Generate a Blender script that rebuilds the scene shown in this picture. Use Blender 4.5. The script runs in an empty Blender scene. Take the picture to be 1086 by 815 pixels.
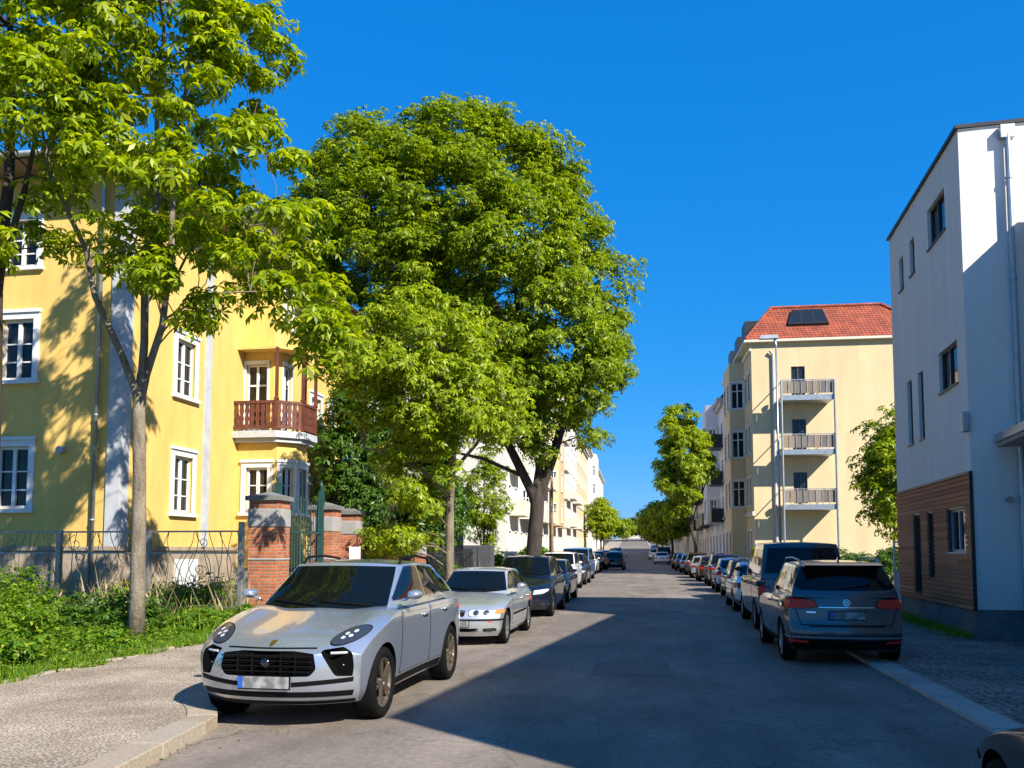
import bpy, math, random
import numpy as np
from math import radians as R, sin, cos, pi, sqrt
from mathutils import Vector, Matrix
from mathutils.bvhtree import BVHTree
random.seed(7)
S = bpy.context.scene
COL = S.collection
# ---------------------------------------------------------------- camera
cam_d = bpy.data.cameras.new("camera"); cam = bpy.data.objects.new("camera", cam_d); COL.objects.link(cam)
cam.location = (0, 0, 1.75); cam.rotation_euler = (R(94.25), 0, R(9.58))
cam_d.sensor_width = 36; cam_d.lens = 30.83; cam_d.shift_y = 0.099; cam_d.clip_end = 6000; cam_d.clip_start = 0.05
S.camera = cam
# ---------------------------------------------------------------- light
SUN_EL = 37.2
sdir = Vector((0.758, -0.652, 0)).normalized()          # horizontal direction towards the sun
sun_vec = Vector((sdir.x*cos(R(SUN_EL)), sdir.y*cos(R(SUN_EL)), sin(R(SUN_EL))))
w = bpy.data.worlds.new("World"); S.world = w; w.use_nodes = True
nt = w.node_tree; nt.nodes.clear()
sky = nt.nodes.new('ShaderNodeTexSky'); sky.sky_type = 'NISHITA'; sky.sun_disc = False
sky.sun_elevation = R(SUN_EL); sky.sun_rotation = math.atan2(sun_vec.x, sun_vec.y)
sky.air_density = 1.0; sky.dust_density = 0.0; sky.ozone_density = 2.5; sky.altitude = 100
hs = nt.nodes.new('ShaderNodeHueSaturation'); hs.inputs['Saturation'].default_value = 1.75; hs.inputs['Value'].default_value = 1.0
bg = nt.nodes.new('ShaderNodeBackground'); bg.inputs['Strength'].default_value = 0.14
wo = nt.nodes.new('ShaderNodeOutputWorld')
gm = nt.nodes.new('ShaderNodeGamma'); gm.inputs['Gamma'].default_value = 0.62      # evens out the bright horizon band
nt.links.new(sky.outputs[0], gm.inputs['Color']); nt.links.new(gm.outputs[0], hs.inputs['Color']); sc_ = nt.nodes.new('ShaderNodeSeparateColor'); cc_ = nt.nodes.new('ShaderNodeCombineColor'); nt.links.new(hs.outputs[0], sc_.inputs[0])
for i_, (k_, p_) in enumerate(((.20, 1.25), (.95, .61), (2.08, .50))):       # deep clear-air blue, channel by channel
    a_ = nt.nodes.new('ShaderNodeMath'); a_.operation = 'POWER'; a_.inputs[1].default_value = p_; b_ = nt.nodes.new('ShaderNodeMath'); b_.operation = 'MULTIPLY'; b_.inputs[1].default_value = k_
    nt.links.new(sc_.outputs[i_], a_.inputs[0]); nt.links.new(a_.outputs[0], b_.inputs[0]); nt.links.new(b_.outputs[0], cc_.inputs[i_])
nt.links.new(cc_.outputs[0], bg.inputs[0]); nt.links.new(bg.outputs[0], wo.inputs[0])
sl = bpy.data.lights.new("sun", 'SUN'); sl.energy = 5.0; sl.angle = R(0.5); sl.color = (1.0, 0.93, 0.80)
so = bpy.data.objects.new("sun", sl); COL.objects.link(so)
so.rotation_euler = (-sun_vec).to_track_quat('-Z', 'Y').to_euler()
S.view_settings.view_transform = 'Standard'; S.view_settings.look = 'None'
S.view_settings.exposure = 0.9; S.view_settings.gamma = 1.0
S.render.engine = 'CYCLES'

# ---------------------------------------------------------------- street line: bends a little left and climbs far away
def gz(y):
    if y < 50: return 0.0
    if y < 300: return 7e-5*(y-50)**2
    return 4.375 + 0.035*(y-300)*math.exp(-(y-300)/400)
def xo(y): return -0.028*max(0.0, y-35) if y < 400 else -0.028*365
# ---------------------------------------------------------------- materials
def srgb(r, g, b):
    f = lambda c: (c/12.92 if c <= .04045 else ((c+.055)/1.055)**2.4)
    return (f(r/255), f(g/255), f(b/255))
def mat(name, col, rough=.8, metal=0, spec=.5, coat=0, n2=None, nscale=4, nlo=.35, nhi=.65, bump=0, bscale=60, detail=6, coords='Object', alpha=None, nstretch=None, coat_rough=.03):
    m = bpy.data.materials.new(name); m.use_nodes = True; t = m.node_tree; b = t.nodes['Principled BSDF']
    c = tuple(col)+(1,)
    b.inputs['Base Color'].default_value = c; b.inputs['Roughness'].default_value = rough; b.inputs['Metallic'].default_value = metal
    b.inputs['Specular IOR Level'].default_value = spec; b.inputs['Coat Weight'].default_value = coat; b.inputs['Coat Roughness'].default_value = coat_rough
    tc = t.nodes.new('ShaderNodeTexCoord')
    if n2 is not None:
        no = t.nodes.new('ShaderNodeTexNoise'); no.inputs['Scale'].default_value = nscale; no.inputs['Detail'].default_value = detail; no.inputs['Roughness'].default_value = .65
        if nstretch:
            mp = t.nodes.new('ShaderNodeMapping'); mp.inputs['Scale'].default_value = nstretch
            t.links.new(tc.outputs[coords], mp.inputs[0]); t.links.new(mp.outputs[0], no.inputs['Vector'])
        else: t.links.new(tc.outputs[coords], no.inputs['Vector'])
        r = t.nodes.new('ShaderNodeValToRGB'); r.color_ramp.elements[0].position = nlo; r.color_ramp.elements[1].position = nhi
        r.color_ramp.elements[0].color = c; r.color_ramp.elements[1].color = tuple(n2)+(1,)
        t.links.new(no.outputs['Fac'], r.inputs[0]); t.links.new(r.outputs[0], b.inputs['Base Color'])
    if bump:
        nb = t.nodes.new('ShaderNodeTexNoise'); nb.inputs['Scale'].default_value = bscale; nb.inputs['Detail'].default_value = 4
        t.links.new(tc.outputs[coords], nb.inputs['Vector'])
        bp = t.nodes.new('ShaderNodeBump'); bp.inputs['Strength'].default_value = bump; bp.inputs['Distance'].default_value = .02
        t.links.new(nb.outputs['Fac'], bp.inputs['Height']); t.links.new(bp.outputs[0], b.inputs['Normal'])
    return m
def island_mat(name, cols, rough=.7, bump=0, bscale=40, grain=None):
    """each loose piece (board, stone) takes its own tone"""
    m = mat(name, cols[0], rough); t = m.node_tree; b = t.nodes['Principled BSDF']
    g = t.nodes.new('ShaderNodeNewGeometry'); r = t.nodes.new('ShaderNodeValToRGB')
    el = r.color_ramp.elements
    while len(el) < len(cols): el.new(.5)
    for i, c in enumerate(cols): el[i].position = i/(len(cols)-1); el[i].color = tuple(c)+(1,)
    t.links.new(g.outputs['Random Per Island'], r.inputs[0]); out = r.outputs[0]
    if grain or bump:
        tc = t.nodes.new('ShaderNodeTexCoord'); mp = t.nodes.new('ShaderNodeMapping'); mp.inputs['Scale'].default_value = grain or (1,1,1)
        no = t.nodes.new('ShaderNodeTexNoise'); no.inputs['Scale'].default_value = bscale; no.inputs['Detail'].default_value = 5
        t.links.new(tc.outputs['Object'], mp.inputs[0]); t.links.new(mp.outputs[0], no.inputs['Vector'])
        mx = t.nodes.new('ShaderNodeMix'); mx.data_type = 'RGBA'; mx.blend_type = 'MULTIPLY'; mx.inputs['Factor'].default_value = .6
        rr = t.nodes.new('ShaderNodeValToRGB'); rr.color_ramp.elements[0].position = .3; rr.color_ramp.elements[1].position = .7
        rr.color_ramp.elements[0].color = (.45,.45,.45,1); rr.color_ramp.elements[1].color = (1,1,1,1)
        t.links.new(no.outputs['Fac'], rr.inputs[0]); t.links.new(out, mx.inputs['A']); t.links.new(rr.outputs[0], mx.inputs['B']); out = mx.outputs['Result']
        bp = t.nodes.new('ShaderNodeBump'); bp.inputs['Strength'].default_value = bump or .2; bp.inputs['Distance'].default_value = .01
        t.links.new(no.outputs['Fac'], bp.inputs['Height']); t.links.new(bp.outputs[0], b.inputs['Normal'])
    t.links.new(out, b.inputs['Base Color'])
    return m
def leaf_mat(name, c0, c1, c2, trans=.4, rough=.42):
    m = bpy.data.materials.new(name); m.use_nodes = True; t = m.node_tree; b = t.nodes['Principled BSDF']; o = t.nodes['Material Output']
    g = t.nodes.new('ShaderNodeNewGeometry'); r = t.nodes.new('ShaderNodeValToRGB'); el = r.color_ramp.elements; el.new(.5)
    for e, p, c in zip(el, (0, .55, 1), (c0, c1, c2)): e.position = p; e.color = tuple(c)+(1,)
    t.links.new(g.outputs['Random Per Island'], r.inputs[0]); t.links.new(r.outputs[0], b.inputs['Base Color'])
    b.inputs['Roughness'].default_value = rough; b.inputs['Specular IOR Level'].default_value = .35
    tr = t.nodes.new('ShaderNodeBsdfTranslucent'); hsv = t.nodes.new('ShaderNodeHueSaturation')
    hsv.inputs['Hue'].default_value = .49; hsv.inputs['Value'].default_value = 1.5; hsv.inputs['Saturation'].default_value = 1.1
    t.links.new(r.outputs[0], hsv.inputs['Color']); t.links.new(hsv.outputs[0], tr.inputs[0])
    mx = t.nodes.new('ShaderNodeMixShader'); mx.inputs[0].default_value = trans
    t.links.new(b.outputs[0], mx.inputs[1]); t.links.new(tr.outputs[0], mx.inputs[2]); t.links.new(mx.outputs[0], o.inputs[0])
    return m
# ---------------------------------------------------------------- object helpers
def tag(o, label=None, cat=None, group=None, kind=None):
    if label: o['label'] = label
    if cat: o['category'] = cat
    if group: o['group'] = group
    if kind: o['kind'] = kind
    return o
def empty(name, loc=(0,0,0), rz=0, label=None, cat=None, group=None):
    o = bpy.data.objects.new(name, None); COL.objects.link(o); o.location = loc; o.rotation_euler = (0,0,rz); o.empty_display_size = .3
    return tag(o, label, cat, group)
def link_mesh(name, me, parent=None, loc=None, rz=0):
    o = bpy.data.objects.new(name, me); COL.objects.link(o)
    if parent is not None: o.parent = parent
    if loc is not None: o.location = loc
    if rz: o.rotation_euler = (0,0,rz)
    return o
class MB:
    def __init__(s): s.v = []; s.f = []; s.m = []
    def add(s, vs, fs, mi=0):
        n = len(s.v); s.v += [tuple(p) for p in vs]; s.f += [tuple(i+n for i in f) for f in fs]; s.m += [mi]*len(fs); return s
    def box(s, x0, x1, y0, y1, z0, z1, mi=0):
        if x0 > x1: x0, x1 = x1, x0
        if y0 > y1: y0, y1 = y1, y0
        return s.add([(x0,y0,z0),(x1,y0,z0),(x1,y1,z0),(x0,y1,z0),(x0,y0,z1),(x1,y0,z1),(x1,y1,z1),(x0,y1,z1)],
                     [(0,3,2,1),(4,5,6,7),(0,1,5,4),(1,2,6,5),(2,3,7,6),(3,0,4,7)], mi)
    def hexa(s, b, t, mi=0):           # any 4 bottom + 4 top points
        return s.add(list(b)+list(t), [(0,3,2,1),(4,5,6,7),(0,1,5,4),(1,2,6,5),(2,3,7,6),(3,0,4,7)], mi)
    def prism(s, pts, z0, z1, mi=0, ztop=None):
        n = len(pts); v = [(x,y,z0) for x,y in pts]+[(p[0],p[1],(ztop[i] if ztop else z1)) for i,p in enumerate(pts)]
        return s.add(v, [tuple(range(n))[::-1], tuple(range(n,2*n))]+[(i,(i+1)%n,n+(i+1)%n,n+i) for i in range(n)], mi)
    def tube(s, pts, rad, n=8, mi=0, cap=True, squash=None):
        pts = [Vector(p) for p in pts]
        if not hasattr(rad, '__len__'): rad = [rad]*len(pts)
        base = len(s.v); up = None
        for i, p in enumerate(pts):
            d = (pts[min(i+1,len(pts)-1)]-pts[max(i-1,0)]).normalized()
            if up is None: up = Vector((0,0,1)) if abs(d.z) < .9 else Vector((1,0,0))
            a = d.cross(up).normalized(); b = d.cross(a).normalized(); up = -b if False else up
            for k in range(n):
                q = 2*pi*k/n; s.v.append(tuple(p+a*cos(q)*rad[i]+b*sin(q)*rad[i]))
        for i in range(len(pts)-1):
            for k in range(n):
                s.f.append((base+i*n+k, base+i*n+(k+1)%n, base+(i+1)*n+(k+1)%n, base+(i+1)*n+k)); s.m.append(mi)
        if cap:
            s.f.append(tuple(base+k for k in range(n))[::-1]); s.m.append(mi)
            s.f.append(tuple(base+(len(pts)-1)*n+k for k in range(n))); s.m.append(mi)
        return s
    def lathe(s, prof, axis='z', c=(0,0,0), n=24, mi=0):   # prof: (radius, along)
        base = len(s.v)
        for r, a in prof:
            for k in range(n):
                q = 2*pi*k/n
                if axis == 'z': p = (c[0]+r*cos(q), c[1]+r*sin(q), c[2]+a)
                elif axis == 'y': p = (c[0]+r*cos(q), c[1]+a, c[2]+r*sin(q))
                else: p = (c[0]+a, c[1]+r*cos(q), c[2]+r*sin(q))
                s.v.append(p)
        for i in range(len(prof)-1):
            for k in range(n): s.f.append((base+i*n+k, base+i*n+(k+1)%n, base+(i+1)*n+(k+1)%n, base+(i+1)*n+k)); s.m.append(mi)
        return s
    def facade(s, p, ang, L, z0, z1, ops, depth=.18, mi=0, mj=None):
        """wall sheet from p along ang, outward normal to the right of travel; ops: openings (u0,u1,z0,z1)"""
        if mj is None: mj = mi
        dx, dy = cos(ang), sin(ang); nx, ny = dy, -dx
        P = lambda u, z, d=0: (p[0]+dx*u-nx*d, p[1]+dy*u-ny*d, z)
        us = sorted({0, L}|{o[0] for o in ops}|{o[1] for o in ops}); zs = sorted({z0, z1}|{o[2] for o in ops}|{o[3] for o in ops})
        us = [u for u in us if -1e-6 <= u <= L+1e-6]; zs = [z for z in zs if z0-1e-6 <= z <= z1+1e-6]
        for i in range(len(us)-1):
            for j in range(len(zs)-1):
                cu, cz = (us[i]+us[i+1])/2, (zs[j]+zs[j+1])/2
                if any(o[0] < cu < o[1] and o[2] < cz < o[3] for o in ops): continue
                s.add([P(us[i],zs[j]),P(us[i+1],zs[j]),P(us[i+1],zs[j+1]),P(us[i],zs[j+1])], [(0,1,2,3)], mi)
        for a,b,c,d in ops:
            s.add([P(a,c),P(b,c),P(b,d),P(a,d),P(a,c,depth),P(b,c,depth),P(b,d,depth),P(a,d,depth)],
                  [(0,4,5,1),(1,5,6,2),(2,6,7,3),(3,7,4,0)], mj)
        return s
    def build(s, name, mats, parent=None, loc=None, rz=0, smooth=False, auto=None):
        me = bpy.data.meshes.new(name); me.from_pydata(s.v, [], s.f)
        if not isinstance(mats, (list, tuple)): mats = [mats]
        for m in mats: me.materials.append(m)
        if len(mats) > 1: me.polygons.foreach_set('material_index', s.m)
        if smooth: me.polygons.foreach_set('use_smooth', [True]*len(me.polygons))
        me.update()
        return link_mesh(name, me, parent, loc, rz)
def bevel(o, wdt=.01, seg=2):
    b = o.modifiers.new('b', 'BEVEL'); b.width = wdt; b.segments = seg; b.limit_method = 'ANGLE'; b.angle_limit = R(40); return o
def bake(o):
    """apply the modifiers of o"""
    dg = bpy.context.evaluated_depsgraph_get(); dg.update()
    me = bpy.data.meshes.new_from_object(o.evaluated_get(dg)); old = o.data; o.modifiers.clear(); o.data = me; return o
# shared materials
M = {}
M['glass'] = mat('window_glass', (.005,.006,.008), .04, spec=.4, n2=(.05,.05,.045), nscale=1.1, nlo=.5, nhi=.72, detail=1)
M['glass_far'] = mat('far_window_glass', (.015,.02,.025), .12, spec=.45)
M['white'] = mat('white_paint', (.72,.73,.74), .55, n2=(.60,.61,.62), nscale=3)
M['whitewall'] = mat('white_stucco', (.66,.62,.57), .9, n2=(.58,.54,.50), nscale=.6, bump=.25, bscale=45)
M['cream'] = mat('cream_stucco', (.66,.52,.305), .9, n2=(.57,.445,.26), nscale=.5, nstretch=(2,2,.5), bump=.2, bscale=40)
M['pale'] = mat('pale_stucco', (.66,.61,.50), .9, n2=(.58,.53,.43), nscale=.5)
M['orange'] = mat('ochre_stucco', (.60,.43,.24), .9, n2=(.54,.38,.21), nscale=.5)
M['yellow'] = mat('yellow_stucco', (.72,.485,.14), .88, n2=(.57,.37,.10), nscale=1.1, nlo=.38, nhi=.78, nstretch=(1.6,1.6,.45), bump=.3, bscale=35)
M['greytrim'] = mat('grey_stone_trim', (.50,.51,.53), .85, n2=(.38,.39,.41), nscale=2.5, bump=.2)
M['plinth_tan'] = mat('weathered_tan_plinth', (.42,.34,.25), .95, n2=(.24,.19,.14), nscale=1.6, bump=.6)
M['blockwall'] = mat('white_render', (.78,.72,.65), .9, n2=(.70,.65,.59), nscale=.9, nstretch=(3,3,.35), bump=.25, bscale=45)
M['plinth'] = mat('concrete_plinth', (.20,.20,.19), .9, n2=(.11,.11,.11), nscale=2.2, bump=.4)
M['concrete'] = mat('concrete', (.36,.35,.33), .9, n2=(.26,.25,.24), nscale=3, bump=.3)
M['zinc'] = mat('zinc', (.42,.45,.48), .4, metal=.7, n2=(.30,.33,.36), nscale=5)
M['darkmetal'] = mat('dark_metal', (.035,.038,.042), .45, metal=.5)
M['galv'] = mat('galvanised_steel', (.36,.35,.32), .5, metal=.6, n2=(.22,.21,.19), nscale=8)
M['iron'] = mat('weathered_wrought_iron', (.34,.26,.17), .8, metal=.1, n2=(.20,.14,.09), nscale=14)
M['green_iron'] = mat('dark_green_painted_iron', (.012,.05,.045), .45, n2=(.02,.07,.06), nscale=6)
M['brownwood'] = mat('red_brown_wood', (.16,.045,.022), .6, n2=(.08,.02,.012), nscale=7, nstretch=(1,1,.3), bump=.3)
M['darkroof'] = mat('brown_roof_tiles', (.10,.06,.045), .8, n2=(.06,.04,.035), nscale=6, bump=.5, bscale=12)
M['soffit'] = mat('soffit_wood', (.30,.20,.12), .8, n2=(.22,.15,.10), nscale=6)
M['bark'] = mat('bark', (.26,.22,.165), .95, n2=(.11,.085,.06), nscale=7, nstretch=(1,1,.25), bump=1.0, bscale=18)
M['bark_dark'] = mat('dark_bark', (.06,.047,.036), .95, n2=(.025,.02,.016), nscale=7, nstretch=(1,1,.25), bump=1.0, bscale=18)
M['leaf'] = leaf_mat('chestnut_leaf', (.085,.15,.005), (.24,.335,.010), (.46,.52,.028), .47)
M['leaf_big'] = leaf_mat('tree_leaf', (.062,.12,.005), (.18,.27,.008), (.40,.465,.020), .44)
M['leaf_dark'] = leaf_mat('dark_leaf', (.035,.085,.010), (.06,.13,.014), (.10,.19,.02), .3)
M['weed'] = leaf_mat('weed_leaf', (.05,.13,.012), (.12,.24,.015), (.30,.38,.03))
M['red_leaf'] = leaf_mat('young_red_leaf', (.10,.05,.03), (.16,.09,.03), (.20,.15,.04))
# ================================================================ GROUND
def brickish(name, c1, c2, mortar, scale, bw, rh, msz=.02, rough=.9, bump=.6, coords='Object', wob=0, rot=(0,0,0), n2scale=1.5, dist=.02):
    m = bpy.data.materials.new(name); m.use_nodes = True; t = m.node_tree; b = t.nodes['Principled BSDF']; b.inputs['Roughness'].default_value = rough
    tc = t.nodes.new('ShaderNodeTexCoord'); mp = t.nodes.new('ShaderNodeMapping'); mp.inputs['Rotation'].default_value = rot
    t.links.new(tc.outputs[coords], mp.inputs[0]); vec = mp.outputs[0]
    if wob:
        nz = t.nodes.new('ShaderNodeTexNoise'); nz.inputs['Scale'].default_value = 3.0; t.links.new(vec, nz.inputs['Vector'])
        ma = t.nodes.new('ShaderNodeVectorMath'); ma.operation = 'MULTIPLY_ADD'; ma.inputs[1].default_value = (wob,)*3
        t.links.new(nz.outputs['Color'], ma.inputs[0]); t.links.new(vec, ma.inputs[2]); vec = ma.outputs[0]
    br = t.nodes.new('ShaderNodeTexBrick'); br.inputs['Scale'].default_value = scale; br.inputs['Brick Width'].default_value = bw; br.inputs['Row Height'].default_value = rh
    br.inputs['Mortar Size'].default_value = msz; br.inputs['Mortar Smooth'].default_value = .4; br.inputs['Bias'].default_value = 0
    br.inputs['Color1'].default_value = tuple(c1)+(1,); br.inputs['Color2'].default_value = tuple(c2)+(1,); br.inputs['Mortar'].default_value = tuple(mortar)+(1,)
    t.links.new(vec, br.inputs['Vector'])
    no = t.nodes.new('ShaderNodeTexNoise'); no.inputs['Scale'].default_value = n2scale; no.inputs['Detail'].default_value = 8; t.links.new(tc.outputs[coords], no.inputs['Vector'])
    r = t.nodes.new('ShaderNodeValToRGB'); r.color_ramp.elements[0].position = .3; r.color_ramp.elements[1].position = .7
    r.color_ramp.elements[0].color = (.55,.55,.55,1); r.color_ramp.elements[1].color = (1.1,1.1,1.1,1); t.links.new(no.outputs['Fac'], r.inputs[0])
    mx = t.nodes.new('ShaderNodeMix'); mx.data_type = 'RGBA'; mx.blend_type = 'MULTIPLY'; mx.inputs['Factor'].default_value = .9
    t.links.new(br.outputs['Color'], mx.inputs['A']); t.links.new(r.outputs[0], mx.inputs['B']); t.links.new(mx.outputs['Result'], b.inputs['Base Color'])
    bp = t.nodes.new('ShaderNodeBump'); bp.inputs['Strength'].default_value = bump; bp.inputs['Distance'].default_value = dist; bp.invert = True
    t.links.new(br.outputs['Fac'], bp.inputs['Height']); t.links.new(bp.outputs[0], b.inputs['Normal'])
    return m
def cobble(name, cols, mortar, scale, bump=1.0, stretch=(1,1,1)):
    m = bpy.data.materials.new(name); m.use_nodes = True; t = m.node_tree; b = t.nodes['Principled BSDF']; b.inputs['Roughness'].default_value = .85
    tc = t.nodes.new('ShaderNodeTexCoord'); mp = t.nodes.new('ShaderNodeMapping'); mp.inputs['Scale'].default_value = stretch; t.links.new(tc.outputs['Object'], mp.inputs[0])
    v1 = t.nodes.new('ShaderNodeTexVoronoi'); v1.inputs['Scale'].default_value = scale; v1.inputs['Randomness'].default_value = .75
    v2 = t.nodes.new('ShaderNodeTexVoronoi'); v2.feature = 'DISTANCE_TO_EDGE'; v2.inputs['Scale'].default_value = scale; v2.inputs['Randomness'].default_value = .75
    t.links.new(mp.outputs[0], v1.inputs['Vector']); t.links.new(mp.outputs[0], v2.inputs['Vector'])
    sp = t.nodes.new('ShaderNodeSeparateColor'); t.links.new(v1.outputs['Color'], sp.inputs[0])
    r = t.nodes.new('ShaderNodeValToRGB'); el = r.color_ramp.elements
    while len(el) < len(cols): el.new(.5)
    for i, c in enumerate(cols): el[i].position = i/(len(cols)-1); el[i].color = tuple(c)+(1,)
    t.links.new(sp.outputs[0], r.inputs[0])
    e = t.nodes.new('ShaderNodeMapRange'); e.inputs['From Min'].default_value = .0; e.inputs['From Max'].default_value = .14; t.links.new(v2.outputs['Distance'], e.inputs['Value'])
    mx = t.nodes.new('ShaderNodeMix'); mx.data_type = 'RGBA'; mx.inputs['A'].default_value = tuple(mortar)+(1,)
    t.links.new(e.outputs[0], mx.inputs['Factor']); t.links.new(r.outputs[0], mx.inputs['B'])
    no = t.nodes.new('ShaderNodeTexNoise'); no.inputs['Scale'].default_value = .9; no.inputs['Detail'].default_value = 8; t.links.new(tc.outputs['Object'], no.inputs['Vector'])
    rr = t.nodes.new('ShaderNodeValToRGB'); rr.color_ramp.elements[0].position = .35; rr.color_ramp.elements[1].position = .65
    rr.color_ramp.elements[0].color = (.68,.66,.64,1); rr.color_ramp.elements[1].color = (1.1,1.1,1.1,1); t.links.new(no.outputs['Fac'], rr.inputs[0])
    m2 = t.nodes.new('ShaderNodeMix'); m2.data_type = 'RGBA'; m2.blend_type = 'MULTIPLY'; m2.inputs['Factor'].default_value = 1
    t.links.new(mx.outputs['Result'], m2.inputs['A']); t.links.new(rr.outputs[0], m2.inputs['B']); t.links.new(m2.outputs['Result'], b.inputs['Base Color'])
    bp = t.nodes.new('ShaderNodeBump'); bp.inputs['Strength'].default_value = bump; bp.inputs['Distance'].default_value = .02
    t.links.new(e.outputs[0], bp.inputs['Height']); t.links.new(bp.outputs[0], b.inputs['Normal'])
    return m
def asphalt():
    m = bpy.data.materials.new('asphalt'); m.use_nodes = True; t = m.node_tree; b = t.nodes['Principled BSDF']
    b.inputs['Roughness'].default_value = .82; b.inputs['Specular IOR Level'].default_value = .35
    tc = t.nodes.new('ShaderNodeTexCoord'); O = tc.outputs['Object']
    def noise(sc, det=6, st=None, rg=.6):
        n = t.nodes.new('ShaderNodeTexNoise'); n.inputs['Scale'].default_value = sc; n.inputs['Detail'].default_value = det; n.inputs['Roughness'].default_value = rg
        if st:
            mp = t.nodes.new('ShaderNodeMapping'); mp.inputs['Scale'].default_value = st; t.links.new(O, mp.inputs[0]); t.links.new(mp.outputs[0], n.inputs['Vector'])
        else: t.links.new(O, n.inputs['Vector'])
        return n.outputs['Fac']
    def ramp(f, p0, p1, c0, c1):
        r = t.nodes.new('ShaderNodeValToRGB'); r.color_ramp.elements[0].position = p0; r.color_ramp.elements[1].position = p1
        r.color_ramp.elements[0].color = tuple(c0)+(1,); r.color_ramp.elements[1].color = tuple(c1)+(1,); t.links.new(f, r.inputs[0]); return r.outputs[0]
    def mul(a, c, f=1.0):
        x = t.nodes.new('ShaderNodeMix'); x.data_type = 'RGBA'; x.blend_type = 'MULTIPLY'; x.inputs['Factor'].default_value = f
        t.links.new(a, x.inputs['A']); t.links.new(c, x.inputs['B']); return x.outputs['Result']
    base = ramp(noise(.35, 5), .3, .7, (.19,.158,.128), (.275,.23,.19))
    base = mul(base, ramp(noise(1.2, 8, (1,.18,1)), .35, .65, (.78,.78,.78), (1.1,1.1,1.1)))       # tyre-worn lanes
    base = mul(base, ramp(noise(120, 3, None, .8), .35, .72, (.55,.55,.55), (1.5,1.5,1.5)))        # aggregate
    base = mul(base, ramp(noise(16, 5, None, .75), .35, .68, (.74,.73,.72), (1.2,1.2,1.2)))
    base = mul(base, ramp(noise(.9, 9, (1,.5,1), .7), .40, .60, (.80,.80,.80), (1.10,1.10,1.10)))
    # cracks
    v = t.nodes.new('ShaderNodeTexVoronoi'); v.feature = 'DISTANCE_TO_EDGE'; v.inputs['Scale'].default_value = .42
    nz = t.nodes.new('ShaderNodeTexNoise'); nz.inputs['Scale'].default_value = 1.6; nz.inputs['Detail'].default_value = 6; t.links.new(O, nz.inputs['Vector'])
    ma = t.nodes.new('ShaderNodeVectorMath'); ma.operation = 'MULTIPLY_ADD'; ma.inputs[1].default_value = (1.2,)*3
    t.links.new(nz.outputs['Color'], ma.inputs[0]); t.links.new(O, ma.inputs[2]); t.links.new(ma.outputs[0], v.inputs['Vector'])
    ck = ramp(v.outputs['Distance'], .0, .012, (.40,.40,.40), (1,1,1)); base = mul(base, ck, .55)
    # light specks of grit and stains
    base = mul(base, ramp(noise(3.3, 7), .62, .72, (1,1,1), (1.25,1.22,1.18)))
    t.links.new(base, b.inputs['Base Color'])
    bp = t.nodes.new('ShaderNodeBump'); bp.inputs['Strength'].default_value = .5; bp.inputs['Distance'].default_value = .006
    t.links.new(noise(90, 3, None, .8), bp.inputs['Height']); t.links.new(bp.outputs[0], b.inputs['Normal'])
    return m
M['asphalt'] = asphalt()
M['earth'] = mat('earth', (.10,.085,.055), .95, n2=(.05,.075,.02), nscale=.8, bump=.6, bscale=14)
M['cobble_l'] = cobble('pavement_mosaic_stone', [(.33,.255,.19), (.45,.36,.27), (.40,.34,.27), (.54,.43,.31)], (.27,.215,.16), 21, .7, (1,1.15,1))
M['cobble_r'] = cobble('pavement_cobble', [(.21,.17,.14), (.30,.25,.20), (.26,.22,.18), (.36,.30,.24)], (.075,.06,.045), 7.5, 1.0, (1.0,1.3,1))
M['kerb'] = island_mat('granite_kerb', [(.32,.26,.19), (.42,.34,.25), (.37,.32,.26)], .85, bump=.5, bscale=30)
M['kerb_r'] = island_mat('pale_granite_kerb', [(.40,.36,.31), (.50,.45,.39), (.34,.31,.27)], .85, bump=.5, bscale=30)
def strip(name, xl, xr, ys, z, m, thick=0):
    """ribbon following the street; xl, xr functions of y"""
    b = MB(); n = len(ys)
    for y in ys: b.v += [(xl(y), y, gz(y)+z), (xr(y), y, gz(y)+z)]
    for i in range(n-1): b.f.append((2*i, 2*i+1, 2*i+3, 2*i+2)); b.m.append(0)
    o = b.build(name, m); tag(o, kind='structure'); return o
YS = [-30, -10, 0, 5, 10, 20, 30, 35] + [40+6*i for i in range(44)] + [310+25*i for i in range(20)]
# ground sheet
g = MB(); xs = [-1500, -400, -120, -40, -14, 14, 40, 120, 400, 1500]; yg = [-800, -200]+YS+[1000, 1800]
for y in yg:
    for x in xs: g.v.append((x, y, gz(min(y, 900))-.03))
for j in range(len(yg)-1):
    for i in range(len(xs)-1): a = j*len(xs)+i; g.f.append((a, a+1, a+1+len(xs), a+len(xs))); g.m.append(0)
tag(g.build('ground', M['earth']), kind='structure')
strip('road', lambda y: -5.6+xo(y), lambda y: 3.5+xo(y), [y for y in YS if y <= 760], 0, M['asphalt'])
# repaired patches in the asphalt and a manhole cover
def patch(x0,x1,y0,y1,c,name='road_patch'):
    n_ = 7; pts = [(x0+(x1-x0)*k/n_+random.uniform(-.02,.02), y0+random.uniform(-.03,.03)) for k in range(n_+1)]+[(x1+(x0-x1)*k/n_+random.uniform(-.02,.02), y1+random.uniform(-.03,.03)) for k in range(n_+1)]
    b = MB(); b.add([(x,y,gz(y)+.004) for x,y in pts],[tuple(range(len(pts)))]); tag(b.build(name, mat('asphalt_patch', c, .85, n2=tuple(k*1.25 for k in c), nscale=3, bump=.5, bscale=80)), kind='structure')
patch(-2.6,-1.1,19.2,22.6,(.145,.12,.10)); patch(.2,1.5,30,35.5,(.20,.17,.14)); patch(-3.6,-1.9,36,44,(.16,.135,.11)); patch(-1.0,.1,12.6,14.0,(.13,.11,.09)); patch(-.5,1.2,55,63,(.19,.16,.13))
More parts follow.
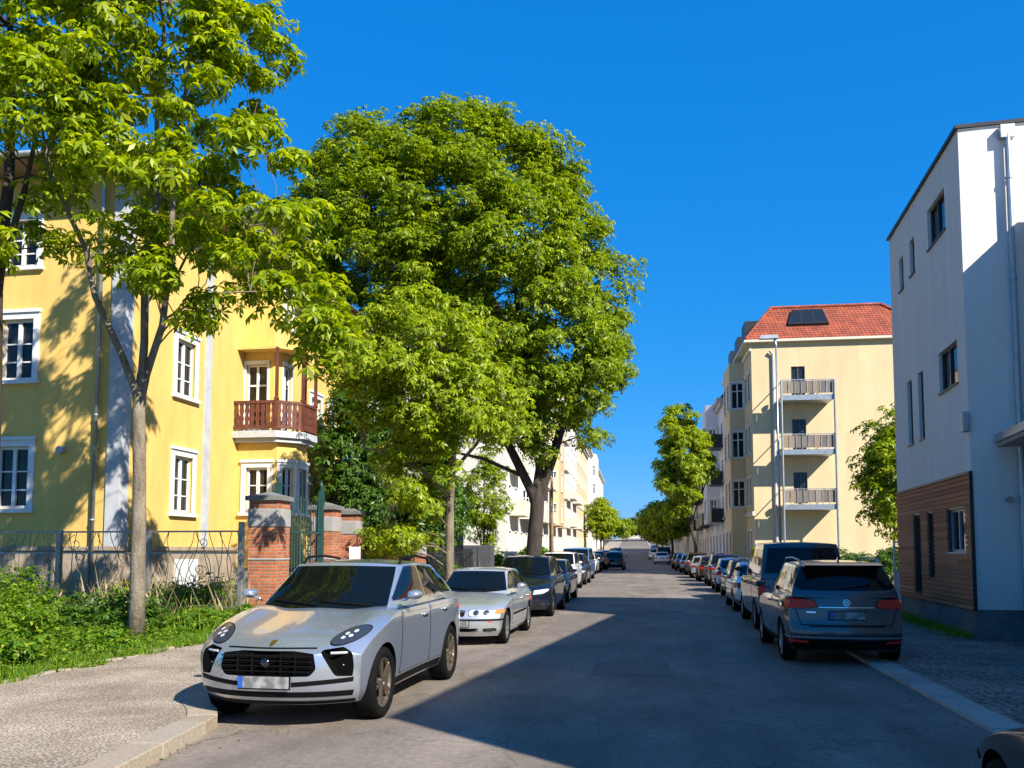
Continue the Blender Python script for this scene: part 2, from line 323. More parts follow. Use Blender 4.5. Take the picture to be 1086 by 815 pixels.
b = MB(); b.lathe([(0,.012),(.30,.012),(.305,.004)],'z',(.35,26.0,0),28); b.lathe([(.305,.008),(.36,.008),(.365,.003)],'z',(.35,26.0,0),28); tag(b.build('manhole_cover', M['darkmetal']), kind='structure')
# left pavement: bulges towards the road near the camera, then runs back behind the parking strip
LK = [(-3.0,-8), (-3.35,0), (-3.72,3), (-4.02,6), (-4.30,7.9), (-4.36,8.25), (-4.55,8.6), (-4.85,9.0), (-5.0,9.6), (-5.0,30), (-5.6,36)]
kerb_l = LK + [(-5.6+xo(y), y) for y in [y for y in YS if 40 <= y <= 700]]
def offset(pl, d):
    out = []
    for i, p in enumerate(pl):
        a = Vector(pl[max(i-1,0)]); b = Vector(pl[min(i+1,len(pl)-1)]); t = (b-a).normalized(); out.append((p[0]-t.y*d, p[1]+t.x*d))
    return out
KW = .30; in_l = offset(kerb_l, KW); H_L = .12
b = MB()
n = len(in_l)
for p in in_l: b.v += [(-8.0+min(0, xo(p[1]))*1.0 if p[1] < 60 else -10.0+xo(p[1]), p[1], gz(p[1])+H_L), (p[0], p[1], gz(p[1])+H_L)]
for i in range(n-1): b.f.append((2*i, 2*i+1, 2*i+3, 2*i+2)); b.m.append(0)
tag(b.build('pavement_left', M['cobble_l']), kind='structure')
def kerb(name, line, hgt, wd, side, m, step=1.0, upto=60):
    """granite kerb stones laid end to end; beyond `upto` longer stones"""
    b = MB(); pts = []; 
    for i in range(len(line)-1):
        a = Vector(line[i]); c = Vector(line[i+1]); L = (c-a).length; st = step if a.y < upto else 6.0
        k = max(1, round(L/st))
        for j in range(k): pts.append(tuple(a+(c-a)*j/k))
    pts.append(line[-1]); off = offset(pts, wd*side)
    for i in range(len(pts)-1):
        p, q, r_, s_ = pts[i], pts[i+1], off[i+1], off[i]; g0 = .006
        p2 = (p[0]+(q[0]-p[0])*g0, p[1]+(q[1]-p[1])*g0); s2 = (s_[0]+(r_[0]-s_[0])*g0, s_[1]+(r_[1]-s_[1])*g0)
        q2 = (q[0]-(q[0]-p[0])*g0, q[1]-(q[1]-p[1])*g0); r2 = (r_[0]-(r_[0]-s_[0])*g0, r_[1]-(r_[1]-s_[1])*g0)
        za, zb = gz(p[1]), gz(q[1]); dz = random.uniform(-.004,.004)+.008
        ring = [p2,q2,r2,s2] if side < 0 else [p2,s2,r2,q2]
        zz = [za,zb,zb,za] if side < 0 else [za,za,zb,zb]
        ring = ring[::-1]; zz = zz[::-1]
        b.hexa([(x,y,z-.02) for (x,y),z in zip(ring,zz)], [(x,y,z+hgt+dz) for (x,y),z in zip(ring,zz)])
    o = b.build(name, m); bevel(o, .012, 2); tag(o, kind='structure'); return o
kerb('kerb_left', kerb_l, H_L, KW-.004, 1, M['kerb'])
RK = [(3.12,-8), (3.12,35)] + [(3.12+xo(y), y) for y in YS if 40 <= y <= 700]
H_R = .045
b = MB(); n = len(RK); rin = offset(RK, -.36)
for p in rin: b.v += [(p[0], p[1], gz(p[1])+H_R), (p[0]+4.4, p[1], gz(p[1])+H_R)]
for i in range(n-1): b.f.append((2*i, 2*i+1, 2*i+3, 2*i+2)); b.m.append(0)
tag(b.build('pavement_right', M['cobble_r']), kind='structure')
kerb('kerb_right', RK, H_R, .355, -1, M['kerb_r'], .95)
# planting bed soil in front of the fence, left
b = MB(); b.add([(-40,-8,.05),(-8.0,-8,.09),(-8.0,60,.09),(-40,60,.05)], [(0,1,2,3)])
tag(b.build('planting_soil', M['earth']), kind='structure')
b = MB()
for i in range(60):
    y = -1+i*.36+random.uniform(-.04,.04); wd = random.uniform(.10,.15); ht = random.uniform(.13,.17)
    if random.random() < .8: b.box(-8.06-wd/2+random.uniform(-.015,.015), -8.06+wd/2, y, y+random.uniform(.2,.33), 0, ht)
o = b.build('edging_stones', M['kerb']); bevel(o, .02, 2); tag(o, kind='structure')
# ================================================================ WINDOWS
_wc = {}
def window_mesh(w, h, kind, fm, gm):
    """local: u = x, outward = -y, z up; origin at lower left of the opening, y=0 at wall face"""
    key = (round(w,3), round(h,3), kind, fm.name, gm.name)
    if key in _wc: return _wc[key]
    b = MB(); d = .14; fw = .07
    b.box(0, fw, d-.06, d, 0, h); b.box(w-fw, w, d-.06, d, 0, h); b.box(fw, w-fw, d-.06, d, 0, fw); b.box(fw, w-fw, d-.06, d, h-fw, h)
    if kind in ('casement', 'surround'):
        b.box(w/2-.05, w/2+.05, d-.075, d, fw, h-fw); 
        for a, c in ((fw, w/2-.05), (w/2+.05, w-fw)):
            for z in (h*.30, h*.60): b.box(a, c, d-.05, d-.01, z-.018, z+.018)
    elif kind == 'double':
        b.box(w/2-.04, w/2+.04, d-.07, d, fw, h-fw); b.box(fw, w-fw, d-.065, d, h*.68-.03, h*.68+.03)
    elif kind == 'single': pass
    if kind == 'surround':
        e = .17
        b.box(-e, 0, -.045, .02, -.02, h+e); b.box(w, w+e, -.045, .02, -.02, h+e); b.box(0, w, -.045, .02, h, h+e)
        b.box(-e-.05, w+e+.05, -.11, .03, -.12, -.02); b.box(-e-.03, w+e+.03, -.09, .02, h+e, h+e+.09)
    if kind in ('double',):
        b.box(-.10, w+.10, -.09, .02, -.08, 0); b.box(-.08, w+.08, -.06, .02, h, h+.12); b.box(-.08, 0, -.03, .01, 0, h); b.box(w, w+.08, -.03, .01, 0, h)
    me = bpy.data.meshes.new('window'); me.from_pydata(b.v, [], b.f); me.materials.append(fm)
    p = MB(); p.add([(fw,d-.015,fw),(w-fw,d-.015,fw),(w-fw,d-.015,h-fw),(fw,d-.015,h-fw)], [(0,1,2,3)])
    p.add([(0,d+.004,0),(w,d+.004,0),(w,d+.004,h),(0,d+.004,h)], [(0,1,2,3)])
    me2 = bpy.data.meshes.new('pane'); me2.from_pydata(p.v, [], p.f); me2.materials.append(gm)
    _wc[key] = (me, me2); return _wc[key]
def put_window(parent, p, ang, u, z, w, h, kind='casement', fm=None, gm=None, name='window'):
    a, c = window_mesh(w, h, kind, fm or M['white'], gm or M['glass'])
    o = link_mesh(name, a, parent); o.location = (p[0]+cos(ang)*u, p[1]+sin(ang)*u, z); o.rotation_euler = (0,0,ang)
    link_mesh('pane', c, o); return o
# ================================================================ LEFT YELLOW VILLA
villa = empty('villa', (0,0,0), 0, 'yellow stuccoed villa with white window surrounds and red brown balcony behind the fence', 'house')
FX, FY, EV = -13.66, 20.4, 11.75
W1 = [(-3.05,1.15), (-7.2,1.15)]
wm = MB()
ops1 = []; wins = []
A = (-26.0, FY)               # south wall, towards the camera
for u in (26-13.66-2.62-.92, 26-13.66-2.62-4.6, 26-13.66-2.62-8.2):
    for z, h in ((2.85, 1.62), (6.25, 1.62), (9.3, 1.25)):
        ops1.append((u, u+.95, z, z+h)); wins.append((A, 0, u, z, .95, h))
wm.facade(A, 0, 26-13.66, 1.75, EV, ops1, .16)
Bp = (FX, FY); ops2 = []      # street wall, before the bay
for u, zz in ((2.55, ((2.85,1.62),(6.25,1.62))),):
    for z, h in zz: ops2.append((u, u+1.0, z, z+h)); wins.append((Bp, pi/2, u, z, 1.0, h))
for u in (12.4, 14.3):
    for z, h in ((2.85,1.62),(6.25,1.62)): ops2.append((u, u+1.0, z, z+h)); wins.append((Bp, pi/2, u, z, 1.0, h))
wm.facade(Bp, pi/2, 16, 1.75, EV, ops2, .16)
wm.add([(-26,FY,0),(-26,36.4,0),(-26,36.4,EV),(-26,FY,EV)], [(0,1,2,3)]); wm.add([(FX,36.4,0),(-26,36.4,0),(-26,36.4,EV),(FX,36.4,EV)], [(0,1,2,3)])
wm.build('wall', M['yellow'], villa)
for p, a, u, z, wd, h in wins: put_window(villa, p, a, u, z, wd, h, 'surround')
b = MB(); b.prism([(-26.08,FY-.08),(FX+.08,FY-.08),(FX+.08,36.5),(-26.08,36.5)], 0, 1.75); b.box(-26.1,FX+.12,FY-.12,36.5,1.752,1.86)
b.build('plinth', M['plinth_tan'], villa)
# corner pilaster, second pilaster, down pipes
b = MB(); b.box(FX-.32, FX+.06, FY-.07, FY+.0, 1.86, EV-.35); b.box(FX+.0, FX+.065, FY-.072, FY+.32, 1.86, EV-.35)
b.box(FX+.002, FX+.07, 24.5, 24.85, 1.86, EV-.3)
b.build('pilaster', M['greytrim'], villa)
for x, y in ((FX-.62, FY-.12), (FX+.16, FY+.75)):
    b = MB(); b.tube([(x,y,.1),(x,y,EV-.5),(x+.05,y-.1,EV-.15)], .055, 10)
    for z in (2.5,5.2,7.9,10.4): b.tube([(x,y,z),(x,y,z+.05)], .068, 10)
    b.build('downpipe', M['zinc'], villa, smooth=True)
# roof with wide eaves
b = MB(); e = .95; rz0 = EV+.02
x0,x1,y0,y1 = -26-e, FX+e, FY-e, 36.4+e
b.box(x0, x1, y0, y1, rz0, rz0+.14); b.build('soffit', M['soffit'], villa)
b = MB(); b.add([(x0-.05,y0-.05,rz0+.14),(x1+.05,y0-.05,rz0+.14),(x1+.05,y1+.05,rz0+.14),(x0-.05,y1+.05,rz0+.14),(-20,26,rz0+3.6),(-20,31,rz0+3.6)],
      [(0,1,4),(1,2,5,4),(2,3,5),(3,0,4,5)]); b.box(x0-.06,x1+.06,y0-.06,y0,rz0+.03,rz0+.18); b.box(x1,x1+.06,y0,y1,rz0+.03,rz0+.18)
b.build('roof', M['darkroof'], villa)
b = MB(); b.tube([(x1+.12,y0-.05,rz0+.1),(x1+.12,y1,rz0+.1)], .075, 8); b.tube([(x0,y0-.12,rz0+.1),(x1+.1,y0-.12,rz0+.1)], .075, 8)
b.build('gutter', M['zinc'], villa, smooth=True)
# bay (ground floor), polygon
bay = [(FX-.2,26.7),(-12.25,26.7),(-11.8,27.15),(-11.8,28.05),(-12.25,28.5),(FX-.2,28.5)]
b = MB()
def seg(bm, p, q, z0, z1, ops, depth=.14):
    a = math.atan2(q[1]-p[1], q[0]-p[0]); bm.facade(p, a, (Vector(q)-Vector(p)).length, z0, z1, ops, depth); return a
spec = []
a0 = seg(b, bay[0], bay[1], 1.2, 5.25, [(.55,1.30,3.0,4.45)]); spec.append((bay[0], a0, .55, .75))
a1 = seg(b, bay[1], bay[2], 1.2, 5.25, [(.16,.55,3.0,4.45)]); spec.append((bay[1], a1, .16, .39))
a2 = seg(b, bay[2], bay[3], 1.2, 5.25, [(.12,.78,3.0,4.45)]); spec += [(bay[2], a2, .12, .66)]
seg(b, bay[3], bay[4], 1.2, 5.25, []); seg(b, bay[4], bay[5], 1.2, 5.25, [])
b.build('bay', M['yellow'], villa)
for p, a, u, wd in spec: put_window(villa, p, a, u, 3.0, wd, 1.45, 'surround')
b = MB(); b.prism(offset(bay, -.05), 0, 1.2); b.build('bay_plinth', M['plinth'], villa)
def ring(poly, d): return offset(poly, -d)
b = MB(); b.prism(ring(bay,.34)[0:6], 5.40, 5.62); b.prism(ring(bay,.22), 5.26, 5.398); b.build('balcony_slab', M['greytrim'], villa)
# balcony railing: posts, rails, carved boards
rl = ring(bay, .26); rl = [(FX,rl[0][1])]+rl[1:5]+[(FX,rl[5][1])]
bp = [MB(), MB()]; bb = MB()
for i in range(5):
    p, q = Vector(rl[i]), Vector(rl[i+1]); L = (q-p).length; d = (q-p)/L; nrm = Vector((d.y,-d.x))
    for zi, (z, hh) in enumerate(((5.70,.07),(6.52,.09))):
        c = [(p-nrm*.04),(q-nrm*.04),(q+nrm*.04),(p+nrm*.04)]; bp[zi].prism([tuple(k) for k in c], z, z+hh)
    k = max(2, int(L/.17))
    for j in range(k):
        c0 = p+d*((j+.5)*L/k)
        # carved board: waisted silhouette
        prof = [(-.078,5.78),(.078,5.78),(.05,5.90),(.08,6.02),(.045,6.15),(.08,6.28),(.055,6.40),(.078,6.51),(-.078,6.51),(-.055,6.40),(-.08,6.28),(-.045,6.15),(-.08,6.02),(-.05,5.90)]
        n = len(prof); vv = [(c0.x+d.x*u-nrm.x*.012, c0.y+d.y*u-nrm.y*.012, z) for u,z in prof]+[(c0.x+d.x*u+nrm.x*.012, c0.y+d.y*u+nrm.y*.012, z) for u,z in prof]
        bb.add(vv, [tuple(range(n)), tuple(range(n,2*n))[::-1]]+[(t,(t+1)%n,n+(t+1)%n,n+t) for t in range(n)])
[q_.build('balcony_rail', M['brownwood'], villa) for q_ in bp]; bb.build('baluster_boards', M['brownwood'], villa)
for i in (1,2,3,4):
    p = rl[i]; b = MB(); b.box(p[0]-.045,p[0]+.045,p[1]-.045,p[1]+.045,5.63,8.35); b.box(p[0]-.065,p[0]+.065,p[1]-.065,p[1]+.065,6.62,6.7)
    b.build('post', M['brownwood'], villa)
# upper block behind the balcony
up = [(FX-.2,27.1),(-12.6,27.1),(-12.4,27.3),(-12.4,28.1),(-12.6,28.3),(FX-.2,28.3)]
b = MB(); q = []
a0 = seg(b, up[0], up[1], 5.6, 12.4, [(.28,1.03,5.75,7.95),(.42,.92,10.9,11.7)]); q.append((up[0],a0,.28,5.75,.75,2.2,'double')); q.append((up[0],a0,.42,10.9,.5,.8,'single'))
seg(b, up[1], up[2], 5.6, 12.4, []); a2 = seg(b, up[2], up[3], 5.6, 12.4, [(.08,.72,5.75,7.95),(.08,.72,9.3,10.6)])
q += [(up[2],a2,.08,5.75,.64,2.2,'double'),(up[2],a2,.08,9.3,.64,1.3,'double')]
seg(b, up[3], up[4], 5.6, 12.4, []); seg(b, up[4], up[5], 5.6, 12.4, [])
b.build('attic_block', M['yellow'], villa)
for p, a, u, z, wd, h, k in q: put_window(villa, p, a, u, z, wd, h, k, name='balcony_door' if h > 2 else 'window')
b = MB(); b.prism(ring(bay,.12), 8.35, 8.43); b.build('balcony_roof', M['yellow'], villa)
b = MB(); b.add([(FX-1.5,26.8,12.35),(-12.0,26.8,12.35),(-12.0,28.6,12.35),(FX-1.5,28.6,12.35),(FX-3,27.7,13.3),(-12.7,27.7,13.3),
                 (FX-1.5,26.8,12.2),(-12.0,26.8,12.2),(-12.0,28.6,12.2),(FX-1.5,28.6,12.2)],
      [(0,1,5,4),(1,2,5),(2,3,4,5),(6,7,1,0),(7,8,2,1),(8,9,3,2),(9,8,7,6)]); b.build('gable_roof', M['darkroof'], villa)
# white basement vent panel and lamp on the front wall
b = MB(); b.box(FX+.07,FX+.13,23.0,24.2,.55,1.5); b.build('basement_panel', M['white'], villa)
b = MB(); b.tube([(-15.3,FY-.02,4.35),(-15.3,FY-.14,4.35)], .10, 12); b.build('wall_lamp', M['greytrim'], villa)

# ================================================================ RIGHT WHITE BLOCK
hd = R(90-2.4)                    # run of its street front
def dirv(a): return Vector((cos(a), sin(a)))
BC = Vector((5.96,18.2)); BL = 6.45; BH = 10.15
block = empty('white_town_house', (0,0,0), 0, 'modern white rendered three storey house with brown timber cladding on its ground floor', 'house')
d = dirv(hd); nv = Vector((sin(hd), -cos(hd)))    # right-of-travel normal when going along d -> points +x ; facing street is -x
far = BC+d*BL
b = MB()
# street front: travel from far to near so that outward (right of travel) faces the street
af = hd+pi
UW = [(3.95,5.35,8.52,9.42),(2.22,2.68,8.45,9.32),(1.05,1.5,8.4,9.25),(4.45,5.85,5.15,6.03),(2.6,3.08,4.38,5.96),(1.5,1.98,4.37,5.96)]
GW = [(4.75,6.05,1.72,2.6),(1.75,2.5,.75,2.6),(3.1,3.65,1.15,2.6)]
pf = tuple(far)
b.facade(pf, af, BL, 3.24, BH, UW, .14)
b.facade(tuple(BC), R(-4), 9.5, .62, BH, [], .2)
e1 = BC+dirv(R(-4))*9.5; e2 = e1+d*BL
b.add([(e1.x,e1.y,0),(e2.x,e2.y,0),(e2.x,e2.y,BH),(e1.x,e1.y,BH)], [(0,1,2,3)]); b.add([(e2.x,e2.y,0),(far.x,far.y,0),(far.x,far.y,BH),(e2.x,e2.y,BH)], [(0,1,2,3)])
b.add([(BC.x,BC.y,BH-.1),(e1.x,e1.y,BH-.1),(e2.x,e2.y,BH-.1),(far.x,far.y,BH-.1)], [(0,1,2,3)])
b.build('wall', M['blockwall'], block)
M['darkframe'] = mat('dark_window_frame', (.05,.05,.052), .4)
M['aluframe'] = mat('grey_window_frame', (.30,.32,.34), .4)
def modern_window(u0,u1,z0,z1,fm,recess=.13, sill=True, gm=None):
    P = lambda u, n: far+dirv(af)*u+Vector((sin(af),-cos(af)))*n
    w_, h_ = u1-u0, z1-z0; b = MB(); f = .05
    for a,c,e,g_ in ((0,f,0,h_),(w_-f,w_,0,h_),(f,w_-f,0,f),(f,w_-f,h_-f,h_)): b.box(a,c,recess-.06,recess,e,g_)
    if w_ > 1: b.box(w_*.42,w_*.42+.05,recess-.06,recess,f,h_-f)
    if sill: b.box(-.03,w_+.03,-.04,recess,-.035,0)
    o = b.build('window', fm, block); p = P(u0,0); o.location = (p.x,p.y,z0); o.rotation_euler = (0,0,af)
    g = MB(); g.add([(f,recess-.02,f),(w_-f,recess-.02,f),(w_-f,recess-.02,h_-f),(f,recess-.02,h_-f)], [(0,1,2,3)]); g.build('pane', gm or M['glass'], o)
    return o
for k in UW: modern_window(*k, M['darkframe'])
for i, k in enumerate(GW): modern_window(*k, M['aluframe'] if i == 0 else M['brownwood'], .12, gm=M['brownwood'] if i == 1 else None)
# concrete base + timber boards
b = MB(); b.facade(pf, af, BL, 0, .62, [], .1); b.facade(tuple(BC-dirv(hd)*.02), R(-4), 9.5, 0, .62, []); b.build('plinth', M['plinth'], block)
M['boards'] = island_mat('timber_boards', [(.46,.13,.05), (.62,.20,.08), (.54,.165,.06), (.38,.115,.045), (.66,.27,.12)], .75, bump=.4, bscale=9, grain=(6,.5,6))
b = MB(); nb = 27; z = .60; bh = (3.24-.60)/nb
for i in range(nb):
    z0 = .60+i*bh; z1 = z0+bh-.018; cuts = [0.0]; 
    for o in GW:
        if o[2] < z1 and o[3] > z0: cuts += [o[0], o[1]]
    cuts = sorted(cuts)+[BL]
    segs = [(cuts[j], cuts[j+1]) for j in range(0, len(cuts)-1, 2)]
    for s0, s1 in segs:
        js = [s0]; u = s0+random.uniform(1.0,3.5)
        while u < s1-.6: js.append(u); u += random.uniform(2.0,3.6)
        js.append(s1)
        for u0, u1 in zip(js[:-1], js[1:]):
            c0 = far+dirv(af)*(u0+.002); c1 = far+dirv(af)*(u1-.002); n_ = Vector((sin(af),-cos(af)))
            q = [c0-n_*.02, c1-n_*.02, c1+n_*.035, c0+n_*.035]; q = q[::-1]
            b.prism([(k.x,k.y) for k in q][::-1], z0, z1)
b.build('timber_cladding', M['boards'], block)
b = MB(); n_ = Vector((sin(af),-cos(af)))
c0 = far-dirv(af)*-.0; 
b.prism([tuple(far+n_*-.02),tuple(BC+n_*-.02),tuple(BC+n_*.05),tuple(far+n_*.05)], 3.24, 3.29)
b.prism([tuple(BC+n_*-.02-d*.0),tuple(BC+n_*-.02-d*.03),tuple(BC+n_*.05-d*.03),tuple(BC+n_*.05)], .60, 3.29)
b.build('cladding_trim', M['darkmetal'], block)
b = MB(); # backing behind boards and reveals
b.facade(pf, af, BL, .62, 3.24, GW, .22); b.build('cladding_backing', M['darkframe'], block)
b = MB(); t_ = .12
rim = [BC+n_*.06-d*.06, far+n_*.06+d*.06, e2+d*.06, e1-d*.06]
b.prism([tuple(k) for k in (BC+n_*.06-d*.06, far+n_*.06+d*.06, far-n_*.30+d*.06, BC-n_*.30-d*.06)][::-1], BH, BH+.07)
b.prism([tuple(k) for k in (BC-n_*.30-d*.06, e1-d*.06, e1+d*.25, BC-n_*.30+d*.25)], BH, BH+.07)
b.build('parapet_cap', M['darkmetal'], block)
ep = BC+dirv(R(-4))*.86+dirv(R(-94))*.10
b = MB(); b.tube([(ep.x,ep.y,.3),(ep.x,ep.y,BH-.25)], .055, 10); b.box(ep.x-.13,ep.x+.13,ep.y-.05,ep.y+.09,BH-.32,BH-.06)
for z in (2,4.5,7,9): b.tube([(ep.x,ep.y,z),(ep.x,ep.y,z+.05)], .07, 10)
b.build('downpipe', M['zinc'], block, smooth=False)
lp = far+dirv(af)*6.45+n_*.07
b = MB(); b.box(-.09,.09,-.07,.07,-.2,.2); o = b.build('wall_lamp', M['zinc'], block, (lp.x,lp.y,4.25), af); bevel(o,.03,3)
b = MB(); b.lathe([(0,0),(.06,0),(.06,-.10),(0,-.10)], 'y', n=12); b.build('vent', M['zinc'], block, (BC.x+.62,BC.y-.10,2.72))
b = MB(); b.box(0,1.0,0,.9,0,.65); b.build('roof_box', M['darkmetal'], block, (BC.x+3.2,BC.y+1.2,BH-.1))

# wing running towards the camera
WX, WH = 7.12, 8.2
wing = empty('white_wing', (0,0,0), 0, 'lower white rendered wing with a canopy and doors at the right edge', 'house')
wd = dirv(R(90-6)); w_far = Vector((WX, 18.03)); w_near = w_far-wd*16.2
aw = R(90-6)+pi; wl = 16.2
wop = [(.9,1.35,6.5,7.4),(1.9,2.8,.3,2.4),(5.0,6.0,5.6,6.9),(9,10,5.6,6.9),(1.0,2.0,3.1,3.5)]
b = MB(); b.facade(tuple(w_far), aw, wl, .25, WH, wop, .2)
n2 = Vector((sin(aw),-cos(aw))); f2 = w_far-n2*8; g2 = w_near-n2*8
b.add([(w_near.x,w_near.y,.25),(g2.x,g2.y,.25),(g2.x,g2.y,WH),(w_near.x,w_near.y,WH)], [(0,1,2,3)])
b.add([(w_far.x,w_far.y,WH-.05),(w_near.x,w_near.y,WH-.05),(g2.x,g2.y,WH-.05),(f2.x,f2.y,WH-.05)], [(0,1,2,3)])
b.add([(g2.x,g2.y,.25),(f2.x,f2.y,.25),(f2.x,f2.y,WH),(g2.x,g2.y,WH)], [(0,1,2,3)])
b.build('wall', M['blockwall'], wing)
b = MB(); b.facade(tuple(w_far+n2*.01), aw, wl, 0, .27, []); b.build('plinth', M['plinth'], wing)
for k in wop:
    w_, h_ = k[1]-k[0], k[3]-k[2]; bb = MB(); f=.05
    for a,c,e,g_ in ((0,f,0,h_),(w_-f,w_,0,h_),(f,w_-f,0,f),(f,w_-f,h_-f,h_)): bb.box(a,c,.1,.17,e,g_)
    p = w_far+dirv(aw)*k[0]; o = bb.build('window' if k[2] > 1 else 'door', M['aluframe'], wing, (p.x,p.y,k[2]), aw)
    g_ = MB(); g_.add([(f,.14,f),(w_-f,.14,f),(w_-f,.14,h_-f),(f,.14,h_-f)], [(0,1,2,3)]); g_.build('pane', M['glass'], o)
b = MB(); b.prism([tuple(w_far+n2*.05),tuple(w_near+n2*.05),tuple(w_near-n2*.3),tuple(w_far-n2*.3)], WH, WH+.06); b.build('parapet_cap', M['darkmetal'], wing)
# canopy
cp = [w_far+n2*.02, w_far+n2*.75, w_far+n2*.75+dirv(aw)*9, w_far+n2*.02+dirv(aw)*9]
cp = [c+dirv(aw)*.15 for c in cp]
b = MB(); b.prism([tuple(c) for c in cp], 3.72, 3.80); b.build('canopy', M['concrete'], wing)
b = MB(); b.prism([tuple(c) for c in [cp[0], cp[1]+n2*.04-dirv(aw)*.04, cp[2]+n2*.04, cp[3]]], 3.803, 3.95); b.build('canopy_fascia', M['zinc'], wing)
for u, m_, r_ in ((.35, 'darkmetal', .035), (.12, 'zinc', .05)):
    p = w_far+dirv(aw)*u+n2*.08; b = MB(); b.tube([(p.x,p.y,.0 if m_=='darkmetal' else 2.0),(p.x,p.y,2.5 if m_=='darkmetal' else 3.7)], r_, 10); b.build('pipe', M[m_], wing, smooth=True)

# ================================================================ RIGHT ROW OF APARTMENT HOUSES
def hip_roof(parent, poly, z0, inset, h, m, over=.35, name='roof'):
    """poly 4 points ccw"""
    c = Vector((sum(p[0] for p in poly)/4, sum(p[1] for p in poly)/4)); b = MB()
    o = [c+(Vector(p)-c)*(1+over/(Vector(p)-c).length) for p in poly]; i = [c+(Vector(p)-c)*(1-inset*1.414/(Vector(p)-c).length) for p in poly]
    b.add([(p.x,p.y,z0) for p in o]+[(p.x,p.y,z0+.2) for p in o]+[(p.x,p.y,z0+h) for p in i], [(3,2,1,0)]+[(k,(k+1)%4,4+(k+1)%4,4+k) for k in range(4)]+[(4+k,4+(k+1)%4,8+(k+1)%4,8+k) for k in range(4)]+[(8,9,10,11)])
    return b.build(name, m, parent)
M['redtile'] = brickish('red_roof_tiles', (.50,.085,.03), (.38,.06,.025), (.14,.03,.015), 1, .26, .30, .035, .7, .8, 'Generated')
def tile_mat(name, c1, c2, c3):
    m = brickish(name, c1, c2, c3, 1.0, .26, .19, .03, .7, .9, 'Object'); t = m.node_tree
    # use (x, z) so that rows follow the slope
    mp = [n for n in t.nodes if n.type == 'MAPPING'][0]; tc = [n for n in t.nodes if n.type == 'TEX_COORD'][0]
    s_ = t.nodes.new('ShaderNodeSeparateXYZ'); c_ = t.nodes.new('ShaderNodeCombineXYZ'); ad = t.nodes.new('ShaderNodeMath'); ad.operation = 'ADD'
    t.links.new(tc.outputs['Object'], s_.inputs[0]); t.links.new(s_.outputs[0], ad.inputs[0]); t.links.new(s_.outputs[1], ad.inputs[1])
    t.links.new(ad.outputs[0], c_.inputs[0]); t.links.new(s_.outputs[2], c_.inputs[1]); t.links.new(c_.outputs[0], mp.inputs[0]); return m
M['redtile'] = tile_mat('red_roof_tiles', (.46,.095,.035), (.33,.065,.028), (.14,.03,.015))
apt = empty('apartment_house', (0,0,0), 0, 'cream apartment house with red tiled roof and steel balconies on its end wall', 'building')
ay = 61.0; ax = 6.28; aa = R(90+1.6)            # street side direction
ad_ = dirv(aa); an = Vector((sin(aa),-cos(aa)))  # +x
Lg, Ls, E0 = 12.3, 15.5, 15.9; zb0 = gz(61)
P0 = Vector((ax, ay)); P1 = P0+an*Lg; P2 = P1+ad_*Ls; P3 = P0+ad_*Ls
ag = math.atan2(an.y, an.x)
fl = [1.0, 4.75, 8.35, 11.95]
gops = [(2.6,3.5,0.7,2.2)]+[(2.6,3.5,f+.15,f+2.25) for f in fl[1:]]
b = MB(); b.facade(tuple(P0), ag, Lg, 0, E0, gops, .2)
b.add([(P1.x,P1.y,0),(P2.x,P2.y,0),(P2.x,P2.y,E0),(P1.x,P1.y,E0)], [(0,1,2,3)])
asd = aa+pi
sops = []
for u in (1.0,3.0,12.0,13.6):
    for f in (1.2,4.9,8.5,12.1): sops.append((u, u+.95, f, f+1.9))
b.facade(tuple(P3), asd, Ls, 0, E0, sops, .2); b.build('wall', M['cream'], apt)
for o in gops: put_window(apt, tuple(P0), ag, o[0], o[2], o[1]-o[0], o[3]-o[2], 'double' if False else 'casement', M['darkframe'], M['glass_far'], name='balcony_door' if o[2] > 3 else 'window')
for o in sops: put_window(apt, tuple(P3), asd, o[0], o[2], .95, 1.9, 'double', M['white'], M['glass_far'])
# bay on the street side
bb = MB(); q = [P0+ad_*4.2-an*0.0, P0+ad_*4.6-an*1.0, P0+ad_*9.0-an*1.0, P0+ad_*9.4]
bayops = []
for i in range(3):
    p_, q_ = q[2-i+1], q[2-i]; L_ = (q_-p_).length; a_ = math.atan2((q_-p_).y,(q_-p_).x)
    ops = [(L_*.5-.45, L_*.5+.45, f, f+1.9) for f in (4.9,8.5,12.1)] if i != 1 else [(u,u+.9,f,f+1.9) for u in (.6,2.9) for f in (1.2,4.9,8.5,12.1)]
    bb.facade(tuple(p_), a_, L_, 0, E0-.4, [o for o in ops if L_ > 1], .15)
    if L_ > 1:
        for o in ops: bayops.append((tuple(p_), a_, o))
bb.add([(k.x,k.y,E0-.4) for k in q], [(3,2,1,0)])
bb.build('bay', M['cream'], apt)
for p_, a_, o in bayops: put_window(apt, p_, a_, o[0], o[2], .9, 1.9, 'double', M['white'], M['glass_far'])
for z in (4.1, 15.35):
    b = MB(); c = [P0-an*.12-ad_*.02, P0+ad_*4.2-an*.12, P0+ad_*4.2, P0-ad_*.02]; b.prism([tuple(k) for k in c][::-1], z, z+.3); b.build('string_course', M['pale'], apt)
    b = MB(); c = [P0+ad_*9.4-an*.12, P3-an*.12, P3, P0+ad_*9.4]; b.prism([tuple(k) for k in c][::-1], z, z+.3); b.build('string_course', M['pale'], apt)
b = MB()
b.prism([tuple(k) for k in (P0-ad_*.35-an*.5, P1-ad_*.35+an*.3, P1+an*.3+ad_*.2, P0+ad_*.2-an*.5)], E0, E0+.16)
b.prism([tuple(k) for k in (P0+ad_*.2-an*.5, P0+ad_*.2, P3, P3-an*.5)], E0, E0+.16)
b.build('cornice', M['pale'], apt)
